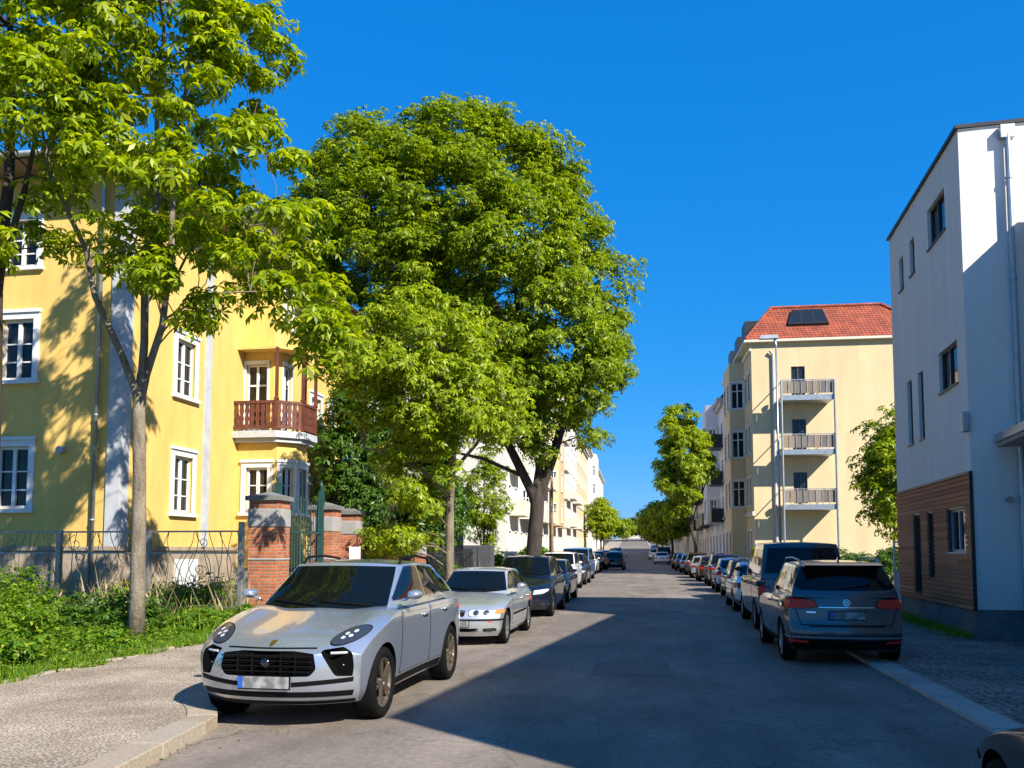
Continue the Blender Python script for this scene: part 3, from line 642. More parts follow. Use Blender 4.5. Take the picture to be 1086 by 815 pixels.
# red mansard roof
rb = MB(); zr = E0+.17; hr = 2.75
o4 = [P0-ad_*.3-an*.4, P1-ad_*.3+an*.25, P2+an*.25, P3-an*.4]; i4 = [P0+ad_*2.1+an*1.7, P1+ad_*2.1-an*3.2, P2-an*3.2, P3+an*1.7]
rb.add([(k.x,k.y,zr) for k in o4]+[(k.x,k.y,zr+hr) for k in i4], [(0,1,5,4),(1,2,6,5),(2,3,7,6),(3,0,4,7),(4,5,6,7)])
rb.build('roof', M['redtile'], apt)
b = MB()
for k0, k1, z0, z1 in ((i4[0],i4[1],zr+hr,zr+hr),(o4[0],i4[0],zr,zr+hr),(o4[1],i4[1],zr,zr+hr)): b.tube([(k0.x,k0.y,z0+.03),(k1.x,k1.y,z1+.03)], .13, 8)
b.build('roof_ridge', M['redtile'], apt)
# roof window lying on the slope
def on_slope(u, v):            # u along gable, v 0..1 up the slope
    a = o4[0].lerp(o4[1], u); c = i4[0].lerp(i4[1], (u-.15)/.6 if False else u); p = a.lerp(c, v); return Vector((p.x, p.y, zr+hr*v))
b = MB(); c = [on_slope(.20,.38), on_slope(.45,.38), on_slope(.45,.85), on_slope(.20,.85)]; up_ = Vector((0,-.12,.16))
b.hexa([k-up_*.2 for k in c], [k+up_ for k in c]); o = b.build('roof_window', M['darkmetal'], apt)
g_ = MB()
for s0 in (0,1,2):
    f0 = .20+.25*(s0+.08)/3; f1 = .20+.25*(s0+.92)/3; g_.add([on_slope(f0,.43)+up_*1.05, on_slope(f1,.43)+up_*1.05, on_slope(f1,.80)+up_*1.05, on_slope(f0,.80)+up_*1.05], [(0,1,2,3)])
g_.build('pane', M['glass_far'], o)
# dormers, street side
for s0 in (2.2, 6.8, 11.5):
    c0 = P0+ad_*s0-an*.1; b = MB(); c1 = c0+ad_*2.0; q = [c0, c1, c1+an*2.2, c0+an*2.2]; b.prism([tuple(k) for k in q][::-1], E0+.3, E0+2.1); b.build('dormer', M['darkmetal'], apt)
# balconies
M['railcloth'] = island_mat('balcony_infill', [(.24,.17,.12), (.16,.14,.13), (.30,.22,.15), (.12,.11,.11)], .8)
Lf = lambda u, n, z: Vector((P0.x+an.x*u-ad_.x*n, P0.y+an.y*u-ad_.y*n, z))
for i, f in enumerate(fl[1:]):
    def bx(bm, u0,u1,n0,n1,z0,z1): bm.hexa([Lf(u0,n1,z0),Lf(u1,n1,z0),Lf(u1,n0,z0),Lf(u0,n0,z0)],[Lf(u0,n1,z1),Lf(u1,n1,z1),Lf(u1,n0,z1),Lf(u0,n0,z1)])
    bm = MB(); bx(bm, 1.7,4.95,.02,1.75,f-.34,f); bal = bm.build('balcony', M['zinc'], apt)
    bm = MB(); bx(bm,1.7,4.95,1.70,1.75,f+.98,f+1.03); bx(bm,1.7,1.75,.05,1.70,f+.98,f+1.03); bx(bm,4.9,4.95,.05,1.70,f+.98,f+1.03)
    for k in range(9): u = 1.7+k*.401; bx(bm,u,u+.04,1.70,1.745,f,f+.98)
    bm.build('railing', M['zinc'], bal)
    bm = MB()
    for k in range(8): u = 1.75+k*.401; bx(bm,u,u+.34,1.66,1.69,f+.12,f+.93)
    bm.build('railing_panel', M['railcloth'], bal)
    bm = MB()
    for k in range(5):
        u = random.uniform(2.0,4.6); s_ = random.uniform(.1,.22); z_ = f+random.uniform(.5,.9)
        bm.lathe([(0,0),(s_*.7,0),(s_,.25),(0,.26)], 'z', tuple(Lf(u,random.uniform(.5,1.4),z_)), 8)
    bm.build('flower_pot', M['redtile'], bal)
for u in (1.64, 5.0):
    bm = MB(); a = Lf(u,1.82,0); bm.tube([a, Lf(u,1.82,12.9)], .07, 8); bm.build('balcony_post', M['zinc'], apt)
bm = MB(); bm.tube([Lf(1.42,.12,.3), Lf(1.42,.12,E0-.9), Lf(1.2,.2,E0-.6)], .09, 8); bm.build('downpipe', M['greytrim'], apt)
# rear wing of the same yard with orange balconies
rw = empty('rear_house', (0,0,0), 0, 'cream rear house with red roof, partly hidden between cream building and white house', 'building')
b = MB(); q0 = P1+ad_*3+an*.3; q1 = q0+an*7; ops = [(.5,1.4,f,f+1.9) for f in (1,4.6,8.2,11.8)]
b.facade(tuple(q0), ag, 7, 0, 14.8, ops, .2); b.add([(q0.x,q0.y,0),(q0.x,q0.y+12,0),(q0.x,q0.y+12,14.8),(q0.x,q0.y,14.8)], [(3,2,1,0)]); b.build('wall', M['cream'], rw)
for o in ops: put_window(rw, tuple(q0), ag, o[0], o[2], .9, 1.9, 'double', M['white'], M['glass_far'])
for f in (4.3,7.9,11.5):
    b = MB(); b.box(q0.x+.2,q0.x+3.2,q0.y-1.2,q0.y-.02,f-.2,f); b.box(q0.x+.2,q0.x+3.2,q0.y-1.2,q0.y-1.15,f,f+.95); b.build('balcony', M['orange'], rw)
b = MB(); b.add([(q0.x-.3,q0.y-.3,14.8),(q0.x+7,q0.y-.3,14.8),(q0.x+7,q0.y+5,17.6),(q0.x-.3,q0.y+5,17.6)], [(0,1,2,3)]); b.build('roof', M['redtile'], rw)

def row_house(name, label, side, y0, y1, xf, h, wallm, roofm=None, cols=4, floors=5, bayed=False, group=None, gable=True, band=None, balc=0, baym=None, trim='pale'):
    """side -1: left of the street (front faces +x); side +1: right (front faces -x). front plane at xf + xo(y)"""
    t = empty(name, (0,0,0), 0, label, 'building', group)
    A_ = Vector((xf+xo(y0), y0)); B_ = Vector((xf+xo(y1), y1)); dd = (B_-A_); L = dd.length; dd /= L
    base = gz(y0)-.3; top = gz(y0)+h; inw = Vector((dd.y,-dd.x))*side   # away from the street
    st, en = (A_, B_) if side < 0 else (B_, A_)
    ang = math.atan2((en-st).y, (en-st).x)
    fh = (h-1.6)/floors; ops = []; cw = L/cols; ww = min(1.15, cw*.42)
    for c in range(cols):
        for f in range(floors):
            u = cw*(c+.5)-ww/2; z = gz(y0)+1.3+f*fh; ops.append((u, u+ww, z, z+fh*.55))
    b = MB(); b.facade(tuple(st), ang, L, base, top, ops, .22)
    dep = 11; C_ = B_+inw*dep; D_ = A_+inw*dep
    for p, q in ((A_,D_),(B_,C_)): b.add([(p.x,p.y,base),(q.x,q.y,base),(q.x,q.y,top),(p.x,p.y,top)], [(0,1,2,3)])
    b.build('wall', wallm, t)
    for o in ops: put_window(t, tuple(st), ang, o[0], o[2], ww, o[3]-o[2], 'double', M['white'], M['glass_far'])
    out = -inw; b = MB()
    def bandbox(u0, u1, o0, o1, z0, z1):
        p = A_+dd*u0; q = A_+dd*u1; pts = [p+out*o0, q+out*o0, q+out*o1, p+out*o1]
        if side > 0: pts = pts[::-1]
        b.prism([tuple(k) for k in pts][::-1], z0, z1)
    bandbox(-.05, L+.05, -.1, .55, top, top+.28); bandbox(-.05, L+.05, .003, .3, top-.35, top-.002); bandbox(0, L, .003, .16, gz(y0)+1.1+fh, gz(y0)+1.3+fh)
    bandbox(0, L, .003, .10, gz(y0)+1.1+2*fh, gz(y0)+1.22+2*fh)
    b.build('cornice', M[trim], t)
    rm = roofm or M['darkroof']; b = MB(); z0 = top+.283
    p, q = A_+out*.3, B_+out*.3; r_, s_ = B_+inw*1.8, A_+inw*1.8; r2, s2 = B_+inw*9, A_+inw*9; r3, s3 = C_, D_
    b.add([(k.x,k.y,z) for k,z in ((p,z0),(q,z0),(r_,z0+2.6),(s_,z0+2.6),(r2,z0+3.0),(s2,z0+3.0),(r3,z0),(s3,z0))], [(0,1,2,3),(3,2,4,5),(5,4,6,7),(0,3,5,7),(1,6,4,2)])
    b.build('roof', rm, t)
    if bayed:
        u0, u1 = L*.30, L*.62; b = MB(); pb = [A_+dd*u0, A_+dd*(u0+.6)+out*1.1, A_+dd*(u1-.6)+out*1.1, A_+dd*u1]
        if side > 0: seq = [(pb[3],pb[2]),(pb[2],pb[1]),(pb[1],pb[0])]
        else: seq = [(pb[0],pb[1]),(pb[1],pb[2]),(pb[2],pb[3])]
        wl_ = []
        for i, (p, q) in enumerate(seq):
            l_ = (q-p).length; a_ = math.atan2((q-p).y,(q-p).x); op = []
            for f in range(1, floors):
                z = gz(y0)+1.3+f*fh
                if i == 1: op += [(l_*.5-.95, l_*.5-.15, z, z+fh*.55), (l_*.5+.15, l_*.5+.95, z, z+fh*.55)]
                elif l_ > .9: op.append((l_*.5-.3, l_*.5+.3, z, z+fh*.55))
            b.facade(tuple(p), a_, l_, gz(y0)+fh+.9, top+.5, op, .15); wl_ += [(tuple(p), a_, o) for o in op]
        for zz, rev in ((gz(y0)+fh+.9, 1), (top+.5, 0)): b.add([(k.x,k.y,zz) for k in pb], [(0,1,2,3)])
        b.build('bay', baym or wallm, t)
        for p, a_, o in wl_: put_window(t, p, a_, o[0], o[2], o[1]-o[0], o[3]-o[2], 'double', M['white'], M['glass_far'])
    for k in range(balc):
        for uu in ((.72,.95) if bayed else (.1,.4), (.06,.24) if bayed else (.6,.9)):
            z = gz(y0)+1.15+(k+1)*fh; b = MB(); bandbox(L*uu[0], L*uu[1], .003, 1.1, z-.22, z); bandbox(L*uu[0], L*uu[1], 1.02, 1.1, z+.001, z+.95)
            bandbox(L*uu[0], L*uu[0]+.06, .01, 1.02, z+.001, z+.95); bandbox(L*uu[1]-.06, L*uu[1], .01, 1.02, z+.001, z+.95)
            b.build('balcony', M[trim] if side < 0 else M['darkmetal'], t)
    return t
GR = 'apartment houses along the far street'
M['bluewhite'] = mat('pale_grey_stucco', (.62,.64,.68), .9, n2=(.52,.54,.58), nscale=.5)
row_house('apartment_house', 'pale grey apartment house with a rounded dark bay next to the cream corner building', 1, 77.0, 93.0, 6.7, 14.6, M['bluewhite'], M['darkmetal'], 5, 4, True, GR, balc=3, trim='greytrim')
row_house('apartment_house', 'white apartment house behind the street tree, third building on the right row', 1, 93.3, 112, 6.9, 14.0, M['whitewall'], M['darkmetal'], 6, 4, False, GR, balc=2, trim='greytrim')
row_house('apartment_house', 'far right apartment house hidden among the distant trees', 1, 112.5, 150, 7.2, 15, M['pale'], None, 9, 4, False, GR)
row_house('apartment_house', 'farthest apartment house on the right row where the street ends', 1, 150.5, 215, 7.2, 15, M['whitewall'], None, 14, 4, False, GR)
row_house('apartment_house', 'white apartment house with plain shaded end wall behind the big tree', -1, 62.5, 86, -10.2, 18.6, M['whitewall'], None, 7, 5, True, GR, balc=3)
row_house('apartment_house', 'white apartment house with ochre bay and balconies right of the big trunk', -1, 86.3, 112, -10.2, 19.0, M['whitewall'], None, 8, 5, True, GR, balc=4, baym=M['orange'])
row_house('apartment_house', 'tall white apartment house with heavy cornice, beside the yellow fronted one', -1, 112.3, 136, -9.9, 20.0, M['whitewall'], None, 7, 5, False, GR, balc=2)
row_house('apartment_house', 'apartment house with yellow front in the left row of white ones', -1, 136.3, 172, -10.2, 19.6, M['cream'], None, 10, 5, False, GR)
row_house('apartment_house', 'white apartment house beyond the yellow fronted one on the left', -1, 172.3, 210, -10.0, 20.5, M['whitewall'], None, 10, 5, True, GR)
row_house('apartment_house', 'last white apartment house of the left row at the end of the street', -1, 210.3, 260, -10.2, 20.0, M['pale'], None, 12, 5, False, GR)
eh = empty('end_house', (0,0,0), 0, 'small pale house closing the view at the very end of the street', 'house')
ex_, ey_ = -8.5, 420.0; ez_ = gz(420)
b = MB(); b.facade((ex_-9,ey_), 0, 18, ez_-2, ez_+5.5, [(2+3*k,3.2+3*k,ez_+1.5,ez_+3.2) for k in range(5)], .2); b.add([(ex_+9,ey_,ez_-2),(ex_+9,ey_+10,ez_-2),(ex_+9,ey_+10,ez_+5.5),(ex_+9,ey_,ez_+5.5)], [(0,1,2,3)]); b.build('wall', M['pale'], eh)
for k in range(5): put_window(eh, (ex_-9,ey_), 0, 2+3*k, ez_+1.5, 1.2, 1.7, 'single', M['white'], M['glass_far'])
b = MB(); b.add([(ex_-9.5,ey_-.5,ez_+5.5),(ex_+9.5,ey_-.5,ez_+5.5),(ex_+9.5,ey_+10.5,ez_+5.5),(ex_-9.5,ey_+10.5,ez_+5.5),(ex_-7,ey_+5,ez_+8.8),(ex_+7,ey_+5,ez_+8.8)],[(0,1,5,4),(1,2,5),(2,3,4,5),(3,0,4)]); b.build('roof', M['redtile'], eh)
# grey outbuilding behind the gate
ob = empty('outbuilding', (0,0,0), 0, 'low dark outbuilding with grey sheet roof behind the brick gate piers', 'shed')
M['darkwall'] = mat('dark_grey_wall', (.07,.075,.085), .7, n2=(.05,.05,.06), nscale=2)
M['sheet'] = mat('grey_sheet_roof', (.33,.35,.38), .5, metal=.3, n2=(.24,.25,.27), nscale=3)
b = MB(); b.box(-14.5,-10.4,37.5,46,0,3.9); b.build('wall', M['darkwall'], ob)
b = MB(); b.hexa([(-14.8,37.1,4.9),(-10.2,37.1,3.905),(-10.2,46.3,3.905),(-14.8,46.3,4.9)], [(-14.8,38.6,5.9),(-11.2,38.3,5.5),(-11.2,46.3,5.5),(-14.8,46.3,5.9)]); b.build('roof', M['sheet'], ob)
b = MB(); b.box(-13.6,-11.2,37.42,37.5,1.2,3.4); b.build('window', M['glass'], ob)
# ================================================================ TREES
rng = np.random.default_rng(5)
def unit(a): return a/np.maximum(np.linalg.norm(a, axis=-1, keepdims=True), 1e-9)
def leaf_object(name, C, Nn, size, K, m, parent, spread=2*pi*.86, droop=.55, asp=.36, fold=.10, single=False):
    """palmate leaves: K leaflets each, at points C with normals Nn"""
    n = len(C); size = np.broadcast_to(size, (n,))
    rnd = unit(rng.normal(size=(n,3))); a = unit(np.cross(Nn, rnd)); b = np.cross(Nn, a)
    ks = (np.arange(K)-(K-1)/2)*(spread/max(K,1)); ph = ks[None,:]+rng.normal(0,.12,(n,K))
    ln = (1-.30*np.abs(ks/(spread/2)))[None,:]*size[:,None]*rng.uniform(.8,1.15,(n,K))
    d = np.cos(ph)[...,None]*a[:,None,:]+np.sin(ph)[...,None]*b[:,None,:]
    dr = (droop*rng.uniform(.3,1.5,(n,K)))[...,None]
    dl = unit(d-dr*Nn[:,None,:]); side = unit(np.cross(dl, Nn[:,None,:])); c = C[:,None,:]+np.zeros((n,K,3))
    L = ln[...,None]; V = np.empty((n,K,4,3), np.float32)
    V[:,:,0] = c; V[:,:,1] = c+dl*L*.62+side*L*asp*.5+Nn[:,None,:]*L*fold; V[:,:,2] = c+dl*L-Nn[:,None,:]*L*.12; V[:,:,3] = c+dl*L*.62-side*L*asp*.5+Nn[:,None,:]*L*fold
    nf = n*K; me = bpy.data.meshes.new(name); me.vertices.add(nf*4); me.vertices.foreach_set('co', V.reshape(-1))
    me.loops.add(nf*4); me.loops.foreach_set('vertex_index', np.arange(nf*4, dtype=np.int32))
    me.polygons.add(nf); me.polygons.foreach_set('loop_start', np.arange(0,nf*4,4,dtype=np.int32)); me.polygons.foreach_set('loop_total', np.full(nf,4,dtype=np.int32))
    me.materials.append(m); me.update(calc_edges=True); return link_mesh(name, me, parent)
def cluster_leaves(cl, per, size, up=.8, flat=.75, outc=None):
    """cl: array (n,4) centre + radius -> leaf points and normals, thinned inside so that gaps stay"""
    Cs, Ns = [], []
    for x,y,z,r in cl:
        k = int(per*rng.uniform(.6,1.35)); d = unit(rng.normal(size=(k,3))+np.array([0,0,.35])); rr = r*rng.uniform(.45,1.1,(k,1))
        p = np.array([x,y,z])+d*rr*np.array([1.15,1.15,flat]); Cs.append(p)
        o = 0 if outc is None else unit(np.array([x,y,z])-outc)*.45
        Ns.append(unit(d*.55+np.array([0,0,up])+o+rng.normal(0,.28,(k,3))))
    return np.concatenate(Cs), np.concatenate(Ns)
def inpoly(p, poly):
    x, y = p; c = False; j = len(poly)-1
    for i in range(len(poly)):
        if (poly[i][1] > y) != (poly[j][1] > y) and x < (poly[j][0]-poly[i][0])*(y-poly[i][1])/(poly[j][1]-poly[i][1])+poly[i][0]: c = not c
        j = i
    return c
def edgedist(p, poly):
    P = Vector(p); m = 1e9
    for i in range(len(poly)):
        a = Vector(poly[i]); b = Vector(poly[(i+1)%len(poly)]); t = max(0, min(1, (P-a).dot(b-a)/(b-a).length_squared)); m = min(m, (a+(b-a)*t-P).length)
    return m
def crown_poly(poly, n, r, D, soft=3.0, holes=(), shell=True, mind=.75):
    """sample cluster centres in a crown whose front silhouette (x, z in metres) is poly and whose depth grows inwards"""
    xs_ = [p[0] for p in poly]; zs_ = [p[1] for p in poly]; out = []; t = 0
    while len(out) < n and t < n*60:
        t += 1; p = (random.uniform(min(xs_),max(xs_)), random.uniform(min(zs_),max(zs_)))
        if not inpoly(p, poly): continue
        e = edgedist(p, poly)
        if e < r*.5: continue
        if any(math.hypot(p[0]-h[0], p[1]-h[1]) < h[2] and random.random() < h[3] for h in holes): continue
        ext = D*math.sqrt(min(1, e/soft)); y = ext*(random.choice((-1,-1,1))*random.uniform(.45,1) if shell and random.random() < .8 else random.uniform(-1,1))
        q = (p[0], y, p[1])
        if any((q[0]-o[0])**2+(q[1]-o[1])**2+(q[2]-o[2])**2 < (mind*r)**2 for o in out): continue
        out.append(q+(r*random.uniform(.75,1.2),))
    return np.array(out)
def limbs_to(b, skel, cl, r0=.05, frac=1.0, n=6):
    """thin branches from the nearest lower point of the skeleton to each clump"""
    pts = []
    for pl, rad in skel:
        for i in range(len(pl)-1):
            for k in range(4):
                t = k/4; pts.append((Vector(pl[i]).lerp(Vector(pl[i+1]), t), rad[i]*(1-t)+rad[i+1]*t))
    for c in cl:
        if random.random() > frac: continue
        c = Vector(c[:3]); best = min(pts, key=lambda q: (q[0]-c).length+max(0, q[0].z-c.z+.3)*1.6); p, pr = best
        L = (c-p).length; m1 = p.lerp(c,.35)+Vector((random.uniform(-.1,.1),random.uniform(-.1,.1),.10))*L*.8; m2 = p.lerp(c,.7)+Vector((random.uniform(-.08,.08),random.uniform(-.08,.08),.10))*L*.8
        r = min(pr*.7, r0*(.4+.25*L)); b.tube([p, m1, m2, c], [r*.8, r*.6, r*.42, r*.2], n, cap=False)
def make_tree(name, loc, label, skel, cl, per, size, K, lm, bm, group=None, rz=R(9.58), cat='tree', r0=.05, frac=1.0, flat=.75, outc=None, asp=.36, droop=.55):
    t = empty(name, loc, rz, label, cat, group); b = MB()
    for pl, rad in skel: b.tube(pl, rad, 12 if rad[0] > .1 else 8)
    limbs_to(b, skel, cl, r0, frac); b.build('trunk', bm, t, smooth=True)
    P_, N_ = cluster_leaves(cl, per, size, flat=flat, outc=outc)
    leaf_object('crown', P_, N_, size*rng.uniform(.7,1.15,len(P_)), K, lm, t, asp=asp, droop=droop); return t
px1 = lambda x, y: ((x-147)/58.9, 1.65+(584-y)/58.9)
# --- chestnut in the left bed
poly = [px1(*p) for p in [(60,-60),(150,-200),(260,-120),(300,-20),(300,60),(255,95),(270,125),(322,118),(338,190),(350,250),(372,330),(398,360),(385,415),(340,412),(300,360),(262,335),(240,380),(206,410),(172,405),(176,352),(150,318),(100,300),(50,300),(10,250),(0,100)]]
hol = [px1(228,140)+(.62,.85), px1(268,95)+(.45,1), px1(150,390)+(.4,1), px1(120,250)+(.55,.6), px1(95,330)+(.7,.9), px1(150,250)+(.35,.7), px1(200,60)+(.3,.6)]
cl = crown_poly(poly, 150, .42, 2.7, 1.6, hol, mind=.72)
S1 = [([px1(148,690)[:1]+(0,-.1), (.02,0,1.2), (-.01,0,3.0), (-.06,0,4.2), (-.05,0,4.9)], [0.155,0.132,0.115,0.109,0.059]),
      ([(-.05,0,3.9),(-.09,-.03,4.5),(-.32,-.2,5.2),(-.72,-.45,6.2),(-.85,-.55,7.0),(-1.35,-.9,8.2),(-1.6,-1.0,9.6)], [0.066,0.076,0.066,0.056,0.050,0.036,0.020]),
      ([(-.05,0,4.0),(-.04,.03,4.7),(-.02,.05,5.5),(-.08,.1,6.8),(.10,.15,8.2),(.02,.2,9.8),(.1,.2,11.6),(-.2,.1,13.5)], [0.079,0.086,0.076,0.066,0.056,0.046,0.033,0.013]),
      ([(-.04,.0,4.2),(.04,.05,4.9),(.28,.1,5.8),(.40,.12,7.2),(.38,.15,8.6),(.55,.2,10.4),(.8,.3,12.4)], [0.059,0.073,0.066,0.056,0.050,0.033,0.013]),
      ([(.36,.1,6.4),(.9,-.3,7.1),(1.8,-.7,7.3),(2.6,-.9,7.4),(3.3,-.9,7.0)], [0.026,0.023,0.017,0.012,0.007]),
      ([(.28,.1,5.9),(1.0,.4,6.5),(2.0,.6,6.6),(3.0,.7,6.1),(3.9,.7,5.4)], [0.023,0.020,0.015,0.011,0.006]),
      ([(.38,.1,8.4),(1.1,.4,9.3),(1.9,.6,10.0)], [0.030,0.020,0.010])]
make_tree('chestnut_tree', (-9.26,14.46,.08), 'young chestnut tree with forked pale trunk standing in the bed before the yellow villa', S1, cl, 40, .225, 6, M['leaf'], M['bark'], 'trees along the left side', r0=.03)
# --- tree at the left edge
px0 = lambda x, y: ((x-3)/62.0, 1.65+(584-y)/62.0)
poly = [px0(*p) for p in [(-220,-180),(40,-220),(125,-90),(122,30),(60,110),(85,190),(60,290),(10,310),(-90,300),(-240,150)]]
cl = crown_poly(poly, 105, .45, 2.6, 1.6, [px0(95,75)+(.3,1), px0(25,240)+(.4,.6)], mind=.75)
S0 = [([(0,0,-.1),(.02,0,1.5),(.05,0,4),(.0,0,6.2),(.1,.1,8.2),(.05,.1,10.5),(-.1,0,12.6)], [.20,.165,.14,.12,.09,.06,.02]),
      ([(.0,0,5.6),(-.6,-.4,7.2),(-1.4,-.7,8.8)], [.07,.05,.02]), ([(.05,0,6.4),(.6,-.3,7.8),(1.0,-.5,9.4)], [.07,.05,.02])]
make_tree('chestnut_tree', (-11.35,13.25,.08), 'dark trunked chestnut tree cut by the left edge of the picture', S0, cl, 40, .225, 6, M['leaf'], M['bark_dark'], 'trees along the left side', r0=.03)
# --- medium street tree
px2 = lambda x, y: ((x-477)/36.6, 1.65+(584-y)/36.6)
poly = [px2(*p) for p in [(385,340),(410,312),(450,306),(498,335),(540,392),(570,438),(562,478),(528,472),(520,500),(486,520),(460,510),(468,545),(452,590),(425,600),(392,590),(385,545),(412,515),(392,480),(362,440),(352,395)]]
cl = crown_poly(poly, 140, .5, 2.6, 1.8, [px2(472,545)+(.25,1)], mind=.66)
S2 = [([(0,0,-.15),(0,0,1.5),(.0,0,3.0),(.08,0,4.2),(.05,0,5.6),(-.3,.1,7.4),(-.5,.1,9.0)], [.15,.125,.115,.10,.08,.05,.02]),
      ([(.02,0,3.1),(-.7,-.3,3.9),(-1.8,-.6,4.4),(-2.6,-.6,4.6)], [.06,.05,.03,.012]), ([(.05,0,3.9),(.8,.2,4.8),(1.6,.3,5.6)], [.06,.045,.02]),
      ([(-.9,-.35,3.95),(-1.6,-.5,3.0),(-2.0,-.6,2.0)], [.035,.025,.012])]
make_tree('street_tree', (-6.0,24.74,.12), 'medium bright green street tree with slim trunk behind the parked silver cars', S2, cl, 56, .20, 6, M['leaf'], M['bark'], 'trees along the left side', r0=.028, outc=np.array([0,3,4.5]))
# --- big chestnut
px3 = lambda x, y: ((x-567)/21.9, 1.65+(584-y)/21.9)
poly = [px3(*p) for p in [(322,190),(345,140),(372,122),(425,126),(470,106),(530,112),(572,130),(612,165),(640,215),(655,265),(676,300),(676,345),(668,372),(672,405),(645,440),(662,462),(625,475),(600,462),(575,500),(540,470),(500,470),(440,440),(380,420),(330,400),(300,330),(300,250)]]
cl = crown_poly(poly, 560, .80, 6.5, 5.0, [px3(398,330)+(.9,.75), px3(345,350)+(1.1,.85), px3(480,230)+(.5,.6), px3(602,455)+(.7,.7)], mind=.66)
S3 = [([(-.1,0,-.2),(-.05,0,1.5),(.1,0,3.4),(.15,0,4.3),(.2,.1,5.6)], [.48,.38,.34,.33,.16]),
      ([(.1,0,3.4),(-.1,-.05,4.4),(-.75,-.2,5.7),(-2.0,-.6,8.2),(-3.6,-1,11.5),(-5.0,-1.2,15)], [.18,.24,.22,.17,.12,.05]),
      ([(.1,0,3.5),(.3,.02,4.5),(.9,.1,6.2),(1.6,.2,8.6),(2.2,0,12),(2.4,0,16.5)], [.2,.25,.23,.19,.14,.05]),
      ([(.3,0,5),(.0,.4,8),(-.6,.5,12),(-1.2,.4,17),(-1.6,.2,20)], [.2,.18,.14,.09,.04]),
      ([(1.4,.2,8),(2.8,-.6,10.5),(3.8,-1,13)], [.12,.09,.04]), ([(-2.0,-.6,8.2),(-4,-1.4,9.5),(-6.5,-1.6,11)], [.13,.09,.04]),
      ([(-.3,.5,11),(1,1,14),(.8,1,18)], [.1,.08,.03]), ([(-.5,-.1,5.2),(-2.5,-1,6),(-5,-1.4,6.5)], [.1,.08,.03])]
make_tree('chestnut_tree', (-5.99,42.1,.12), 'huge broad chestnut tree with the tallest crown rising above the parked cars', S3, cl, 105, .275, 5, M['leaf_big'], M['bark_dark'], 'trees along the left side', r0=.045, frac=.75, outc=np.array([-2,0,11]))
# --- ellipsoid trees
def plain_tree(name, x, y, h, cr, ch, label, group, n=60, r=.7, per=45, size=.3, K=5, lm='leaf_big', bm='bark_dark', tr=.16, low=None, lean=0, z0=None, cat='tree', flat=.75):
    cz = h-ch/2; out = []; t = 0
    while len(out) < n and t < 6000:
        t += 1; d = Vector((random.gauss(0,1),random.gauss(0,1),random.gauss(0,1))).normalized()*random.uniform(.45,1)
        p = (d.x*(cr-r*.6)+lean*.5, d.y*(cr-r*.6), cz+d.z*(ch/2-r*.5))
        if d.z < -.6 and random.random() < .5: continue
        if d.z > .55 and math.hypot(d.x,d.y) > .5 and random.random() < .5: continue
        if any((p[0]-o[0])**2+(p[1]-o[1])**2+(p[2]-o[2])**2 < (r*.65)**2 for o in out): continue
        out.append(p+(r*random.uniform(.7,1.25),))
    zt = h-ch
    sk = [([(0,0,-.2),(.03,0,zt*.6),(lean*.2,.05,zt+.2),(lean*.4,.05,zt+ch*.4),(lean*.5,0,h-ch*.15)], [tr*1.15,tr,tr*.85,tr*.55,tr*.15])]
    for k in range(4):
        q = random.uniform(0,6.28); sk.append(([(lean*.2,.05,zt+.1*k),(cos(q)*cr*.3,sin(q)*cr*.3,zt+ch*.3),(cos(q)*cr*.6,sin(q)*cr*.6,zt+ch*.6)], [tr*.5,tr*.35,tr*.12]))
    return make_tree(name, (x,y,gz(y)+.1 if z0 is None else z0), label, sk, np.array(out), per, size, K, M[lm], M[bm], group, r0=.03+size*.03, frac=.6, cat=cat, outc=np.array([0,0,cz]), flat=flat)
GT = 'distant street trees'
plain_tree('street_tree', 2.45, 64, 12.6, 2.45, 9.4, 'tall slim street tree left of the cream corner house', GT, 110, .6, 60, .30, 5, 'leaf', tr=.11, lean=-1.5)
plain_tree('street_tree', 3.9+xo(118), 118, 8.6, 3.2, 6.4, 'street tree just behind the tall slim one on the right side', GT, 60, 1.0, 45, .55, 4, 'leaf_big', tr=.18)
plain_tree('street_tree', 3.3+xo(140), 140, 9.0, 3.8, 7.5, 'green tree with rounded crown, middle of the distant right row', GT, 70, 1.2, 40, .65, 4, 'leaf_big')
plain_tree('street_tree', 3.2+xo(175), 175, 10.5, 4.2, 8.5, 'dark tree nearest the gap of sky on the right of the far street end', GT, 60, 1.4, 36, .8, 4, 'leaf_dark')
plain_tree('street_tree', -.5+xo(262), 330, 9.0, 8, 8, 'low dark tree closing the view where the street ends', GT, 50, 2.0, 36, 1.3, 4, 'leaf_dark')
plain_tree('street_tree', -12.4, 332, 6.5, 4.5, 5.6, 'small green tree seen exactly where the road meets the sky', GT, 40, 1.4, 36, 1.0, 4, 'leaf_big')
plain_tree('street_tree', 8.0+xo(262), 330, 13.0, 8, 11, 'dark tree at the far street end, right of the lowest one', GT, 60, 2.0, 36, 1.3, 4, 'leaf_dark')
plain_tree('street_tree', -7.0+xo(165), 160, 10.5, 3.4, 8.5, 'yellow green tree at the foot of the far left house row', GT, 60, 1.1, 40, .65, 4, 'leaf')
plain_tree('street_tree', -8.0+xo(215), 205, 11.0, 4.0, 9, 'small pale tree beyond the yellow green one on the left', GT, 50, 1.3, 36, .8, 4, 'leaf')
plain_tree('garden_tree', 8.7, 34.0, 7.0, 1.75, 5.4, 'small loose garden tree standing between the timber clad house and the cream end wall', 'garden trees behind the fences', 75, .55, 42, .24, 5, 'leaf', 'bark_dark', .09)
